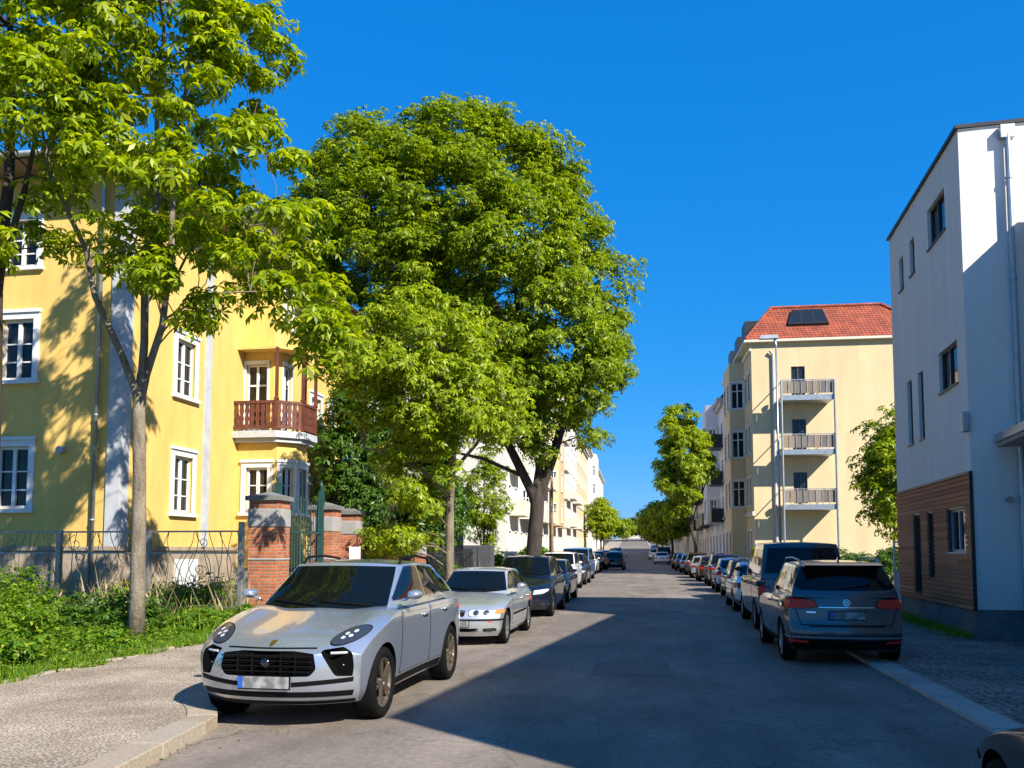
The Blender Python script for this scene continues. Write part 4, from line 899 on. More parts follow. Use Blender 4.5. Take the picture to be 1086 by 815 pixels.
plain_tree('garden_tree', 11.6, 38.0, 6.2, 2.2, 4.6, 'darker garden tree at the back of the yard beside the timber clad house', 'garden trees behind the fences', 60, .6, 42, .26, 5, 'leaf_dark', 'bark_dark', .10)
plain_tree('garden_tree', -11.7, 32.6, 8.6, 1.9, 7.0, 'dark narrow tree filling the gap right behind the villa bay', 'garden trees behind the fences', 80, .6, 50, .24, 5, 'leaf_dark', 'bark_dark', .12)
plain_tree('garden_tree', -11.3, 56.0, 9.2, 2.0, 8.0, 'loose garden tree standing before the white end wall', 'garden trees behind the fences', 46, .6, 42, .28, 5, 'leaf_big', 'bark_dark', .1)
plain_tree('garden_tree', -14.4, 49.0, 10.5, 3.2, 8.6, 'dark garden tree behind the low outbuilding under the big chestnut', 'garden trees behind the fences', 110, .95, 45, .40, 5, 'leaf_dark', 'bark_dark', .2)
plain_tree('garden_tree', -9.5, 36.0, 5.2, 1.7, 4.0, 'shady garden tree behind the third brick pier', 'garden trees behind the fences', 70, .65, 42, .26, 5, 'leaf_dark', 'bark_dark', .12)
plain_tree('street_tree', -7.0+xo(262), 318, 9.0, 6, 8, 'low green tree closing the left end of the far street', GT, 50, 1.8, 36, 1.2, 4, 'leaf_big')
# --- shrubs
def shrub(x, y, rx, h, label, lm='weed', n=14, size=.11, per=55, K=3, group='shrubs in the beds', z0=.08, name='shrub', cat='shrub'):
    t = empty(name, (x,y,z0), 0, label, cat, group); out = []
    for k in range(n):
        q = random.uniform(0,6.28); f = math.sqrt(random.random()); out.append((cos(q)*rx*f, sin(q)*rx*f, h*(.25+.62*random.random()*(1-.45*f)), min(.42, h*.33)*random.uniform(.7,1.2)))
    b = MB()
    for c in out[:12]: b.tube([(c[0]*.15,c[1]*.15,-.1),(c[0]*.6,c[1]*.6,c[2]*.55),(c[0],c[1],c[2])], [.018,.013,.006], 5)
    b.build('stem', M['bark_dark'], t); P_, N_ = cluster_leaves(np.array(out), per, size); P_[:,2] = np.maximum(P_[:,2], .02)
    leaf_object('foliage', P_, N_, size*rng.uniform(.6,1.3,len(P_)), K, M[lm], t, spread=pi*1.3, asp=.55, droop=.3); return t
shr = [(-9.3,11.0,.7,.75,'leafy green shrub at the lower left by the pavement edge'),(-10.4,12.4,.9,1.15,'tall weedy shrub under the left edge tree'),(-8.9,12.9,.6,.65,'low bramble shrub in front of the chestnut trunk'),
       (-11.8,13.9,1.0,1.5,'bushy shrub left of the chestnut trunk, climbing up the fence'),(-10.3,15.2,.8,1.25,'dark leaved rose shrub just left of the chestnut trunk'),(-12.9,16.2,1.1,1.75,'tall shrub before the left part of the iron fence'),
       (-9.1,16.3,.6,.8,'low shrub right of the chestnut trunk'),(-9.9,18.2,.8,1.7,'overgrown shrub behind the fence panel next to the last post'),(-11.6,18.4,.9,1.4,'shrub behind the middle fence panel'),(-8.6,17.4,.45,.75,'small shrub at the foot of the last fence post')]
for i, (x,y,r_,h,l) in enumerate(shr): shrub(x, y, r_, h*.8, l, 'leaf_dark' if i == 4 else 'weed', n=16+int(r_*12), per=60, size=.10)
for (x,y,r_,h,l,m_) in [(-9.8,26.0,.8,1.9,'shrub behind the railings beyond the third brick pier','leaf'),(-9.9,29.8,.8,2.0,'shrub between the two low brick piers','weed'),(-9.8,37.5,.9,1.9,'shrub beside the dark cabinet','weed'),
     (-8.7,50.0,1.0,1.9,'clipped green shrub right of the big chestnut trunk','weed'),(-8.9,64.0,1.5,2.6,'rounded shrub at the foot of the white facades','weed'),(-9.3,76,1.2,2.2,'small shrub farther along the white facades','weed')]:
    shrub(x, y, r_, h, l, m_, n=26, per=60, size=.16 if y < 40 else .22)
for (x,y,r_,h,l) in [(9.4,37.0,1.5,1.9,'dark hedge bush right of the parked grey van'),(11.9,36.0,1.5,2.1,'hedge bush beside the timber clad house'),(8.2,44,1.5,2.0,'hedge bush before the cream end wall'),(11.0,47,2.0,2.2,'hedge bush in the yard under the cream end wall')]:
    shrub(x, y, r_, h, l, 'leaf_dark', n=34, per=60, size=.16, name='hedge_bush', group='hedge bushes in the right yard')
# --- ground cover (uncountable)
def ground_cover(name, n, region, size, lm, K=3, hfun=lambda x,y: .15, up=1.0):
    P_ = []; 
    while len(P_) < n:
        x, y = region(); P_.append((x, y, .09+abs(random.gauss(0,.5))*hfun(x,y)))
    P_ = np.array(P_); N_ = unit(np.array([0,0,up])+rng.normal(0,.45,(n,3)))
    o = leaf_object(name, P_, N_, size*rng.uniform(.5,1.3,n), K, M[lm], None, spread=pi*1.4, asp=.5, droop=.15)
    tag(o, kind='stuff'); return o
def regL():
    y = random.uniform(6.5,18.8); x = -8.02-abs(random.gauss(0,1))*1.9+.06*math.sin(y*5.1)+.10*math.sin(y*2.3); return x, y
o = ground_cover('ground_cover', 21000, regL, .075, 'weed', 3, lambda x,y: .08+min(.30,.16*(-7.95-x)))
tag(o, 'mixed weeds and ground ivy spreading from the fence to the pavement edge', 'ground cover')
def grass(name, n, region, hgt, label, lm='weed'):
    V = np.zeros((n,3,3),np.float32)
    for i in range(n):
        x, y = region(); h_ = hgt*random.uniform(.4,1.3); q = random.uniform(0,6.28); w_ = .006+.004*h_/.2
        lx, ly = random.gauss(0,.4)*h_, random.gauss(0,.4)*h_; z = .08
        V[i] = [(x-cos(q)*w_,y-sin(q)*w_,z),(x+cos(q)*w_,y+sin(q)*w_,z),(x+lx,y+ly,z+h_)]
    me = bpy.data.meshes.new(name); me.vertices.add(n*3); me.vertices.foreach_set('co', V.reshape(-1)); me.loops.add(n*3); me.loops.foreach_set('vertex_index', np.arange(n*3,dtype=np.int32))
    me.polygons.add(n); me.polygons.foreach_set('loop_start', np.arange(0,n*3,3,dtype=np.int32)); me.polygons.foreach_set('loop_total', np.full(n,3,dtype=np.int32)); me.materials.append(M[lm]); me.update(calc_edges=True)
    o = link_mesh(name, me); tag(o, label, 'grass', None, 'stuff')
def regG():
    y = random.uniform(6.5,19.0); return -7.97-abs(random.gauss(0,.5))+.08*math.sin(y*4), y
grass('grass', 9000, regG, .17, 'uncut grass fringing the left planting bed')
def regR():
    t = random.uniform(0,11); p = BC+dirv(hd)*t; return p.x-abs(random.gauss(0,.22))-.02, p.y
grass('grass', 3500, regR, .13, 'thin grass along the foot of the timber clad house')
def regW():
    t = random.uniform(0,8); p = w_far+dirv(aw)*t; return p.x-abs(random.gauss(0,.12))-.02, p.y
grass('grass', 1200, regW, .2, 'weeds along the foot of the white wing')
shrub(7.0,17.6,.25,.9,'straggly climbing weed in the corner of the white houses','leaf_dark', n=8, per=22, size=.08, group=None)
M['litter'] = island_mat('dry_leaf_litter', [(.20,.12,.05), (.34,.24,.10), (.12,.08,.04), (.30,.30,.08)], .9)
P_ = []
while len(P_) < 900:
    q = random.random()
    if q < .55: y_ = random.uniform(3,30); x_ = (-3.72 if y_ < 4 else -4.25 if y_ < 8 else -4.95)+abs(random.gauss(0,.16)) if y_ < 8 or y_ > 9.5 else -4.4+random.random(); z_ = .012
    elif q < .8: y_ = random.uniform(4,30); x_ = -7.95+abs(random.gauss(0,.5)); z_ = H_L+.01
    else: y_ = random.uniform(3,24); x_ = 3.10-abs(random.gauss(0,.25)); z_ = .012
    P_.append((x_,y_,z_))
P_ = np.array(P_); o = leaf_object('leaf_litter', P_, unit(np.array([0,0,1.0])+rng.normal(0,.25,(len(P_),3))), .035*rng.uniform(.5,1.4,len(P_)), 1, M['litter'], None, asp=.7, droop=0)
tag(o, 'small dry leaves scattered along the kerbs and bed edge', 'leaf litter', kind='stuff')
# ================================================================ FENCE, PIERS, GATE
fence = empty('iron_fence', (-8.8,17.5,0), 0, 'weathered wrought iron fence with curling bars before the yellow villa', 'fence')
b = MB()
fx = [0, -2.15, -4.3, -6.45, -8.6, -10.75]
for x in fx:
    p = MB(); p.box(x-.055,x+.055,-.055,.055,0,2.36 if x == 0 else 2.2); o = p.build('post', M['galv'], fence); bevel(o,.012,2)
for i in range(5):
    x1_, x0_ = fx[i]-.055, fx[i+1]+.055; p = MB()
    for z in (2.16, 1.70, .55): p.box(x0_,x1_,-.018,.018,z-.018,z+.018)
    p.build('rail', M['galv'], fence)
    p = MB(); random.seed(40+i); w_ = x1_-x0_
    for k in range(16):           # curling bars
        cx = x0_+w_*(k+.5)/16; z0_, z1_ = .55, random.choice((1.70, 2.15, 2.15)); pts = []
        ph = random.uniform(0,6.28); am = random.uniform(.06,.20)
        for j in range(15): t = j/14; pts.append((min(x1_,max(x0_, cx+am*math.sin(ph+t*random.choice((5.2,5.2,5.2))))), random.uniform(-.004,.004), z0_+(z1_-z0_)*t))
        p.tube(pts, .0085, 5, cap=False)
    for k in range(7):            # scrolls
        cx = random.uniform(x0_+.2,x1_-.2); cz_ = random.uniform(.85,1.95); r_ = random.uniform(.10,.2); a0_ = random.uniform(0,6.28); pts = [(cx+r_*(1-t/26)*cos(a0_+t*.36), 0, min(2.14,cz_+r_*(1-t/26)*sin(a0_+t*.36))) for t in range(22)]
        p.tube(pts, .0085, 5, cap=False)
    p.build('scrollwork', M['iron'], fence)
random.seed(99)
M['dry'] = mat('dry_stalk', (.38,.30,.16), .9)
grass('dry_stalks', 420, lambda: (random.uniform(-13.5,-8.9), random.uniform(17.0,18.9)), 1.15, 'dry straw coloured stalks standing along the iron fence', 'dry')
grass('tall_grass', 900, lambda: (random.uniform(-11.6,-8.3), random.uniform(15.5,18.2)), .55, 'long grass blades around the last fence posts')
M['brick'] = brickish('old_red_brick', (.58,.17,.06), (.40,.095,.04), (.36,.27,.20), 1.0, .26, .075, .014, .9, .9, n2scale=3.2)
def upright(m):
    t = m.node_tree; mp = [n for n in t.nodes if n.type == 'MAPPING'][0]; tc = [n for n in t.nodes if n.type == 'TEX_COORD'][0]
    s_ = t.nodes.new('ShaderNodeSeparateXYZ'); c_ = t.nodes.new('ShaderNodeCombineXYZ'); ad = t.nodes.new('ShaderNodeMath')
    t.links.new(tc.outputs['Object'], s_.inputs[0]); t.links.new(s_.outputs[0], ad.inputs[0]); t.links.new(s_.outputs[1], ad.inputs[1]); t.links.new(ad.outputs[0], c_.inputs[0]); t.links.new(s_.outputs[2], c_.inputs[1]); t.links.new(c_.outputs[0], mp.inputs[0])
upright(M['brick'])
def pier(y, w_, h_, label, x=-8.8, capm='plinth'):
    t = empty('brick_pier', (x,y,.08), 0, label, 'gate pier', 'brick piers beside the green gate'); s_ = w_/2
    b = MB(); b.box(-s_,s_,-s_,s_,.4,h_*.76); b.box(-s_,s_,-s_,s_,h_*.90,h_-.1); o = b.build('brickwork', M['brick'], t)
    b = MB(); b.box(-s_-.02,s_+.02,-s_-.02,s_+.02,h_*.76+.002,h_*.90-.002); o = b.build('stone_band', M['concrete'], t); bevel(o,.02,2)
    b = MB(); b.box(-s_-.03,s_+.03,-s_-.03,s_+.03,0,.398); o = b.build('stone_base', M['concrete'], t); bevel(o,.02,2)
    b = MB(); b.box(-s_-.015,s_+.015,-s_-.015,s_+.015,h_*.5,h_*.5+.05); o = b.build('thin_band', M['concrete'], t); bevel(o,.02,2)
    b = MB(); b.box(-s_-.07,s_+.07,-s_-.07,s_+.07,h_-.1,h_); b.hexa([(-s_-.05,-s_-.05,h_+.001),(s_+.05,-s_-.05,h_+.001),(s_+.05,s_+.05,h_+.001),(-s_-.05,s_+.05,h_+.001)],[(-.05,-.05,h_+.1),(.05,-.05,h_+.1),(.05,.05,h_+.1),(-.05,.05,h_+.1)]); b.build('cap', M[capm], t)
    return t
pier(18.85,.68,2.9,'tall brick pier with concrete band at the near side of the green gate')
pier(22.3,.60,2.85,'tall brick pier with concrete band at the far side of the green gate')
pier(24.2,.56,2.8,'narrower brick pier next to the one beyond the green gate')
pier(27.9,.5,2.0,'low brick pier half hidden by foliage, nearer one')
pier(31.3,.5,2.0,'low brick pier half hidden by foliage, farther one')
gate = empty('iron_gate', (-8.8,19.3,.08), 0, 'tall dark green iron gate with pointed bars between brick piers', 'gate')
for k in range(2):
    b = MB(); y0_, y1_ = (0,1.28) if k == 0 else (1.32,2.6)
    for z in (.25,1.1,2.1): b.box(-.02,.02,y0_,y1_,z,z+.05)
    n_ = 9
    for j in range(n_):
        y_ = y0_+(y1_-y0_)*(j/(n_-1)); top_ = 2.55+.35*math.sin(pi*(j/(n_-1)*.5+(0 if k == 0 else .5)))
        b.tube([(0,y_,.12),(0,y_,top_)], .011, 6); b.lathe([(.0,top_+.14),(.022,top_+.02),(.0,top_)], 'z', (0,y_,0), 6)
    b.build('gate_leaf', M['green_iron'], gate)
for y_ in (-.04, 2.64, ):
    b = MB(); b.box(-.07,.07,y_-.05,y_+.05,0,3.25); b.lathe([(0,3.5),(.06,3.38),(.03,3.25)], 'z', (0,y_,0), 8); b.build('gate_post', M['green_iron'], gate)
sf = empty('dark_railing', (-8.8,24.6,.08), 0, 'plain dark railing running on from the brick piers under the trees', 'fence')
for (a,c) in ((0.0,3.0),(3.6,6.4),(7.0,20)):
    b = MB(); b.box(-.02,.02,a,c,1.55,1.6); b.box(-.02,.02,a,c,.25,.3)
    for k in range(int((c-a)/.14)): y_ = a+k*.14; b.box(-.009,.009,y_,y_+.018,.05,1.75)
    b.build('railing', M['darkmetal'], sf); b = MB(); b.box(-.12,.12,a,c,0,.24); b.build('base_wall', M['plinth'], sf)
b = MB(); b.box(-.13,.13,-.02,.02,.1,.60); b.box(-.15,-.13,-.03,.03,-1.1,.62); b.box(.13,.15,-.03,.03,-1.1,.62)
o = b.build('notice_board', M['white'], None, (-8.15,22.75,1.25)); tag(o, 'plain white notice board standing before the brick piers', 'notice board')
cab = empty('garden_cabinet', (-8.6,41.0,.1), 0, 'dark grey steel cabinet with double doors by the hedge, under the big chestnut', 'cabinet')
b = MB(); b.box(-.7,.7,0,.7,0,1.9); o = b.build('body', M['darkwall'], cab); bevel(o,.02)
for s_ in (-1,1):
    b = MB(); b.box(.03*s_,.66*s_,-.03,-.002,.1,1.8); o = b.build('door', M['darkwall'], cab); b = MB(); b.box(.1*s_,.14*s_,-.06,-.031,.9,1.15); b.build('handle', M['zinc'], o)
for (x,y,z,w_,h_,l) in ((-7.35,43.2,1.05,.34,.28,'upper white sign plate left of the big chestnut trunk'),(-7.1,43.0,.45,.26,.22,'smaller lower white sign plate left of the big chestnut trunk')):
    t = empty('sign', (x,y,.1), 0, l, 'sign'); b = MB(); b.box(-w_*2.0/2*1.0,w_*2.0/2,-.015,.015,z,z+h_*2); b.build('plate', M['white'], t); b = MB(); b.box(-w_+.02,-w_+.06,.016,.05,0,z+h_*2); b.box(w_-.06,w_-.02,.016,.05,0,z+h_*2); b.build('post', M['galv'], t)
def pole(x, y, h, r, m, label, name='pole', arm=0):
    t = empty(name, (x,y,gz(y)+.1), 0, label, 'pole' if name == 'pole' else 'street lamp'); b = MB(); b.tube([(0,0,-.1),(0,0,h*.5),(0,0,h)], [r,r*.85,r*.7], 10); b.build('shaft', m, t, smooth=True)
    if arm:
        b = MB(); b.tube([(0,0,h),(-arm*.4,0,h+.25),(-arm,0,h+.3)], .04, 8); b.build('arm', m, t); b = MB(); b.hexa([(-arm-.4,-.1,h+.22),(-arm+.2,-.1,h+.22),(-arm+.2,.1,h+.22),(-arm-.4,.1,h+.22)],[(-arm-.35,-.07,h+.34),(-arm+.15,-.07,h+.34),(-arm+.15,.07,h+.34),(-arm-.35,.07,h+.34)]); b.build('lamp_head', M['zinc'], t)
M['tanwood'] = mat('tan_wood_pole', (.30,.19,.08), .85, n2=(.2,.12,.05), nscale=5)
pole(-5.75,47.0,5.6,.10,M['tanwood'],'tan wooden pole right beside the big chestnut trunk')
pole(-6.1,49.0,5.0,.06,M['darkmetal'],'thin dark pole behind the tan wooden pole')
pole(3.73,28.7,8.2,.038,M['zinc'],'tall slim grey street lamp in front of the cream end wall', 'street_lamp', 0.12)
# right yard bits
ry = empty('yard_fence', (5.9,30.3,.05), 0, 'low dark mesh fence at the yard beside the timber clad house', 'fence')
for k in range(6):
    b = MB(); b.box(.8*k-.02,.8*k+.02,-.02,.02,0,1.3); b.build('post', M['darkmetal'], ry)
b = MB()
for z in (.15,.5,.85,1.25): b.box(0,4.0,-.01,.01,z,z+.02)
for k in range(30): b.box(k*.135,k*.135+.008,-.014,-.011,.1,1.28)
b.build('mesh_panel', M['darkmetal'], ry)
gg = empty('garden_gate', (7.4,30.0,.05), 0, 'small pale grey framed garden gate seen right of the parked wagon roof', 'gate'); b = MB()
for x in (0,.86): b.box(x,x+.06,-.03,.03,0,2.0)
for z in (.1,1.0,1.94): b.box(.06,.86,-.025,.025,z,z+.06)
b.build('frame', M['zinc'], gg); b = MB(); b.box(.062,.858,-.01,.01,.16,.998); b.build('panel', M['greytrim'], gg)
bs = empty('bicycle_stand', (5.9,27.6,.05), 0, 'green grey bent tube bicycle stand near the corner of timber clad house', 'bicycle stand'); b = MB()
for k in range(2): b.tube([(0,k*.5,0),(0,k*.5,.6),(.08,k*.5,.72),(.42,k*.5,.72),(.5,k*.5,.6),(.5,k*.5,0)], .024, 8)
b.build('hoop', M['galv'], bs, smooth=True)
b = MB(); b.box(-.12,.12,-.12,.12,.0,.08); b.box(-.10,.10,-.10,.10,.08,.42); b.prism([(-.1,-.1),(.1,-.1),(.1,.1),(-.1,.1)],.42,.46); o = b.build('bollard', M['greytrim'], None, (6.55,25.4,.05)); tag(o,'short pale concrete bollard at the foot of the timber cladding','bollard')
# ================================================================ CARS
def paint(name, c, metal=.6, rough=.32):
    m = mat(name, c, rough, metal, .5, 1.0); return m
M['tyre'] = mat('tyre_rubber', (.005,.005,.005), .9, spec=.15, bump=.2, bscale=50)
M['rim'] = mat('alloy_rim', (.42,.42,.42), .3, .9)
M['rim_bronze'] = mat('bronze_alloy_rim', (.34,.28,.21), .35, .85)
M['rim_dark'] = mat('dark_alloy_rim', (.12,.12,.125), .35, .8)
M['carglass'] = mat('tinted_car_glass', (.0035,.005,.0045), .03, spec=.30)
M['blacktrim'] = mat('black_plastic_trim', (.005,.005,.0055), .6, spec=.12)
M['gloss'] = mat('gloss_black', (.006,.006,.007), .08, coat=1)
M['lamp'] = mat('headlight_glass', (.72,.74,.75), .12, .35, coat=1)
M['lampdark'] = mat('dark_headlight_glass', (.03,.035,.045), .12, .0, spec=.5)
M['chrome'] = mat('chrome', (.75,.75,.76), .1, 1.0)
M['redlamp'] = mat('red_tail_light', (.85,.035,.018), .3, spec=.3)
M['amber'] = mat('amber_indicator', (.65,.22,.03), .15, coat=1)
M['plate'] = mat('blurred_number_plate', (.15,.15,.15), .5, n2=(.34,.33,.32), nscale=9, nlo=.4, nhi=.6, detail=1)
M['plateblue'] = mat('plate_blue_band', (.02,.09,.42), .4)
M['under'] = mat('underbody', (.004,.004,.004), .95, spec=.05)
M['redlamp_dim'] = mat('darker_tail_light', (.26,.016,.012), .3, spec=.3)
P = {}
P['silver'] = paint('silver_paint', (.48,.53,.60), .72, .26)
P['silver2'] = paint('pale_silver_paint', (.56,.60,.62), .62, .30)
P['navy'] = paint('dark_navy_paint', (.010,.016,.035), .5, .3)
P['blue'] = paint('blue_grey_paint', (.045,.075,.12), .6, .3)
P['white'] = paint('white_car_paint', (.72,.72,.72), 0, .3)
P['vanblue'] = paint('sky_blue_van_paint', (.10,.26,.50), .2, .3)
P['grey'] = paint('grey_brown_paint', (.075,.076,.082), .7, .28)
P['dgrey'] = paint('dark_grey_paint', (.06,.06,.065), .7, .3)
P['black'] = paint('black_car_paint', (.010,.010,.012), .4, .25)
P['red'] = paint('dark_red_paint', (.05,.014,.012), .4, .3)
P['brown'] = paint('copper_paint', (.11,.055,.04), .6, .3)
def interp(tab, x):
    if x <= tab[0][0]: return tab[0][1]
    for (a,va),(b,vb) in zip(tab[:-1],tab[1:]):
        if x <= b: t = (x-a)/(b-a); t = t*t*(3-2*t)*.5+t*.5; return va+(vb-va)*t
    return tab[-1][1]
def grid_box(fn, ss, ts, rs):
    """closed box surface mapped by fn(s,t,r) -> verts, faces"""
    idx = {}; v = []; f = []
    def I(s,t,r):
        k = (round(s,5),round(t,5),round(r,5))
        if k not in idx: idx[k] = len(v); v.append(fn(s,t,r))
        return idx[k]
    def sheet(A, B, g, flip):
        for i in range(len(A)-1):
            for j in range(len(B)-1):
                q = (g(A[i],B[j]),g(A[i+1],B[j]),g(A[i+1],B[j+1]),g(A[i],B[j+1])); f.append(q[::-1] if flip else q)
    sheet(ss, ts, lambda a,b: I(a,b,rs[-1]), False); sheet(ss, ts, lambda a,b: I(a,b,rs[0]), True)
    sheet(ss, rs, lambda a,b: I(a,ts[0],b), False); sheet(ss, rs, lambda a,b: I(a,ts[-1],b), True)
    sheet(ts, rs, lambda a,b: I(ss[-1],a,b), False); sheet(ts, rs, lambda a,b: I(ss[0],a,b), True)
    return v, f
def round_poly(pts, r, n=4):
    out = []; N = len(pts)
    for i in range(N):
        p = Vector(pts[i]); a = Vector(pts[i-1]); b = Vector(pts[(i+1)%N]); rr = min(r, (a-p).length*.45, (b-p).length*.45)
        p0 = p+(a-p).normalized()*rr; p1 = p+(b-p).normalized()*rr
        for k in range(n+1): t = k/n; out.append(tuple(p0*(1-t)**2+p*2*t*(1-t)+p1*t*t))
    return out
def clip(poly, ax, val, keep_less):
    out = []; n = len(poly)
    for i in range(n):
        p, q = poly[i], poly[(i+1)%n]; pi_ = (p[ax] <= val) if keep_less else (p[ax] >= val); qi = (q[ax] <= val) if keep_less else (q[ax] >= val)
        if pi_: out.append(p)
        if pi_ != qi: t = (val-p[ax])/(q[ax]-p[ax]); out.append(tuple(p[k]+(q[k]-p[k])*t for k in (0,1)))
    return out
def decal(bvh, poly, view, eps=.004, cell=.07, cap=None):
    """project a 2-D outline onto the body. view: 'L','R' (x,z) from the sides, 'F','B' (y,z) from ahead/behind, 'T' (x,y) from above"""
    D = {'L':((0,-1,0),lambda u,v:(u,5,v)), 'R':((0,1,0),lambda u,v:(u,-5,v)), 'F':((-1,0,0),lambda u,v:(5,u,v)), 'B':((1,0,0),lambda u,v:(-5,u,v)), 'T':((0,0,-1),lambda u,v:(u,v,5))}
    if isinstance(view, tuple):     # ('F', yaw): rays turned about z
        base, yaw = view; d0, fo = D[base]; rot = Matrix.Rotation(yaw,3,'Z'); dr = rot@Vector(d0); org = lambda u,v: rot@Vector(fo(u,v))
    else: dr = Vector(D[view][0]); org = lambda u,v: Vector(D[view][1](u,v))
    u0,u1 = min(p[0] for p in poly),max(p[0] for p in poly); v0,v1 = min(p[1] for p in poly),max(p[1] for p in poly)
    nu = max(1,math.ceil((u1-u0)/cell)); nv = max(1,math.ceil((v1-v0)/cell)); verts = []; idx = {}; faces = []
    def V(u,v):
        k = (round(u,4),round(v,4))
        if k not in idx:
            loc, nrm, _, _ = bvh.ray_cast(org(u,v), dr)
            if loc is None: idx[k] = None
            else: idx[k] = len(verts); verts.append(loc+nrm*eps)
        return idx[k]
    for i in range(nu):
        a, b_ = u0+(u1-u0)*i/nu, u0+(u1-u0)*(i+1)/nu; c1 = clip(clip(poly,0,a,False),0,b_,True)
        if len(c1) < 3: continue
        for j in range(nv):
            c, d = v0+(v1-v0)*j/nv, v0+(v1-v0)*(j+1)/nv; c2 = clip(clip(c1,1,c,False),1,d,True)
            if len(c2) < 3: continue
            q = [V(*p) for p in c2]
            if None in q: continue
            r = [q[k] for k in range(len(q)) if q[k] != q[k-1]]
            if len(set(r)) < 3 or len(set(r)) != len(r): continue
            # orient towards the viewer
            n = Vector(); p0 = verts[r[0]]
            for k in range(1,len(r)-1): n += (verts[r[k]]-p0).cross(verts[r[k+1]]-p0)
            faces.append(tuple(r) if n.dot(dr) < 0 else tuple(r[::-1]))
    return verts, faces
def line_poly(p, q, w):
    p, q = Vector(p), Vector(q); d = (q-p).normalized(); n = Vector((-d.y,d.x))*w/2; return [tuple(p-n),tuple(q-n),tuple(q+n),tuple(p+n)]
def wheel_parts(root, x, y, r, tw, side, rimm, style='multi', far=False):
    """hub > tyre, rim ; side +1: outside is +y"""
    b = MB(); s = side; n = 20 if far else 32
    b.lathe([(0,-.02*s),(r*.45,-.02*s),(r*.45,-.05*s),(0,-.05*s)], 'y', n=16); hub = b.build('wheel', M['under'], root, (x,y,r))
    b = MB(); h = tw/2; ri = r*.70
    prof = [(ri,-h*.8),(ri+.02,-h*.98),(r*.90,-h),(r*.975,-h*.86),(r,-h*.5),(r,h*.5),(r*.975,h*.86),(r*.90,h),(ri+.02,h*.98),(ri,h*.8)]
    b.lathe([(a,c*1) for a,c in prof], 'y', n=n); b.lathe([(ri,-h*.8),(ri,h*.8)], 'y', n=n); b.build('tyre', M['tyre'], hub, smooth=True)
    b = MB(); f = h*.85*s
    b.lathe([(ri*.99,-h*.7*s),(ri*.99,f),(ri*.93,f-.006*s),(ri*.90,f-.03*s),(ri*.90,-h*.7*s)], 'y', n=n)
    b.lathe([(0,f-.012*s),(r*.13,f-.014*s),(r*.15,f-.04*s),(r*.15,f-.07*s)], 'y', n=12)
    k = {'multi':10,'five':5,'seven':7,'solid':16}[style]; wo, wi = {'multi':(.016,.026),'five':(.055,.045),'seven':(.030,.034),'solid':(.055,.02)}[style]
    sc = r/.34; wo *= sc; wi *= sc
    for i in range(k):
        prs = [0] if style != 'multi' else [-.12,.12]
        for dd in ([0] if style != 'multi' else [-1,1]):
            q = 2*pi*i/k+(dd*.14 if style == 'multi' else 0); q0 = 2*pi*i/k+(dd*.03 if style == 'multi' else 0)
            if style == 'multi' and i % 2: continue
            c0 = Vector((cos(q0),0,sin(q0)))*r*.12; c1 = Vector((cos(q),0,sin(q)))*ri*.96; t = Vector((-sin(q),0,cos(q)))
            if style == 'multi': wo_, wi_ = .014*sc, .018*sc
            else: wo_, wi_ = wo, wi
            y0, y1 = f-.03*s, f-.02*s
            B = [c0-t*wi_+Vector((0,y0,0)), c1-t*wo_+Vector((0,y1,0)), c1+t*wo_+Vector((0,y1,0)), c0+t*wi_+Vector((0,y0,0))]; T = [p+Vector((0,.022*s,0)) for p in B]
            b.hexa(B, T)
    b.build('rim', rimm, hub)
    if not far:
        b = MB(); b.lathe([(0,.0),(ri*.8,.0),(ri*.8,-.02*s),(0,-.02*s)], 'y', n=24); b.build('brake_disc', M['under'], hub)
    return hub
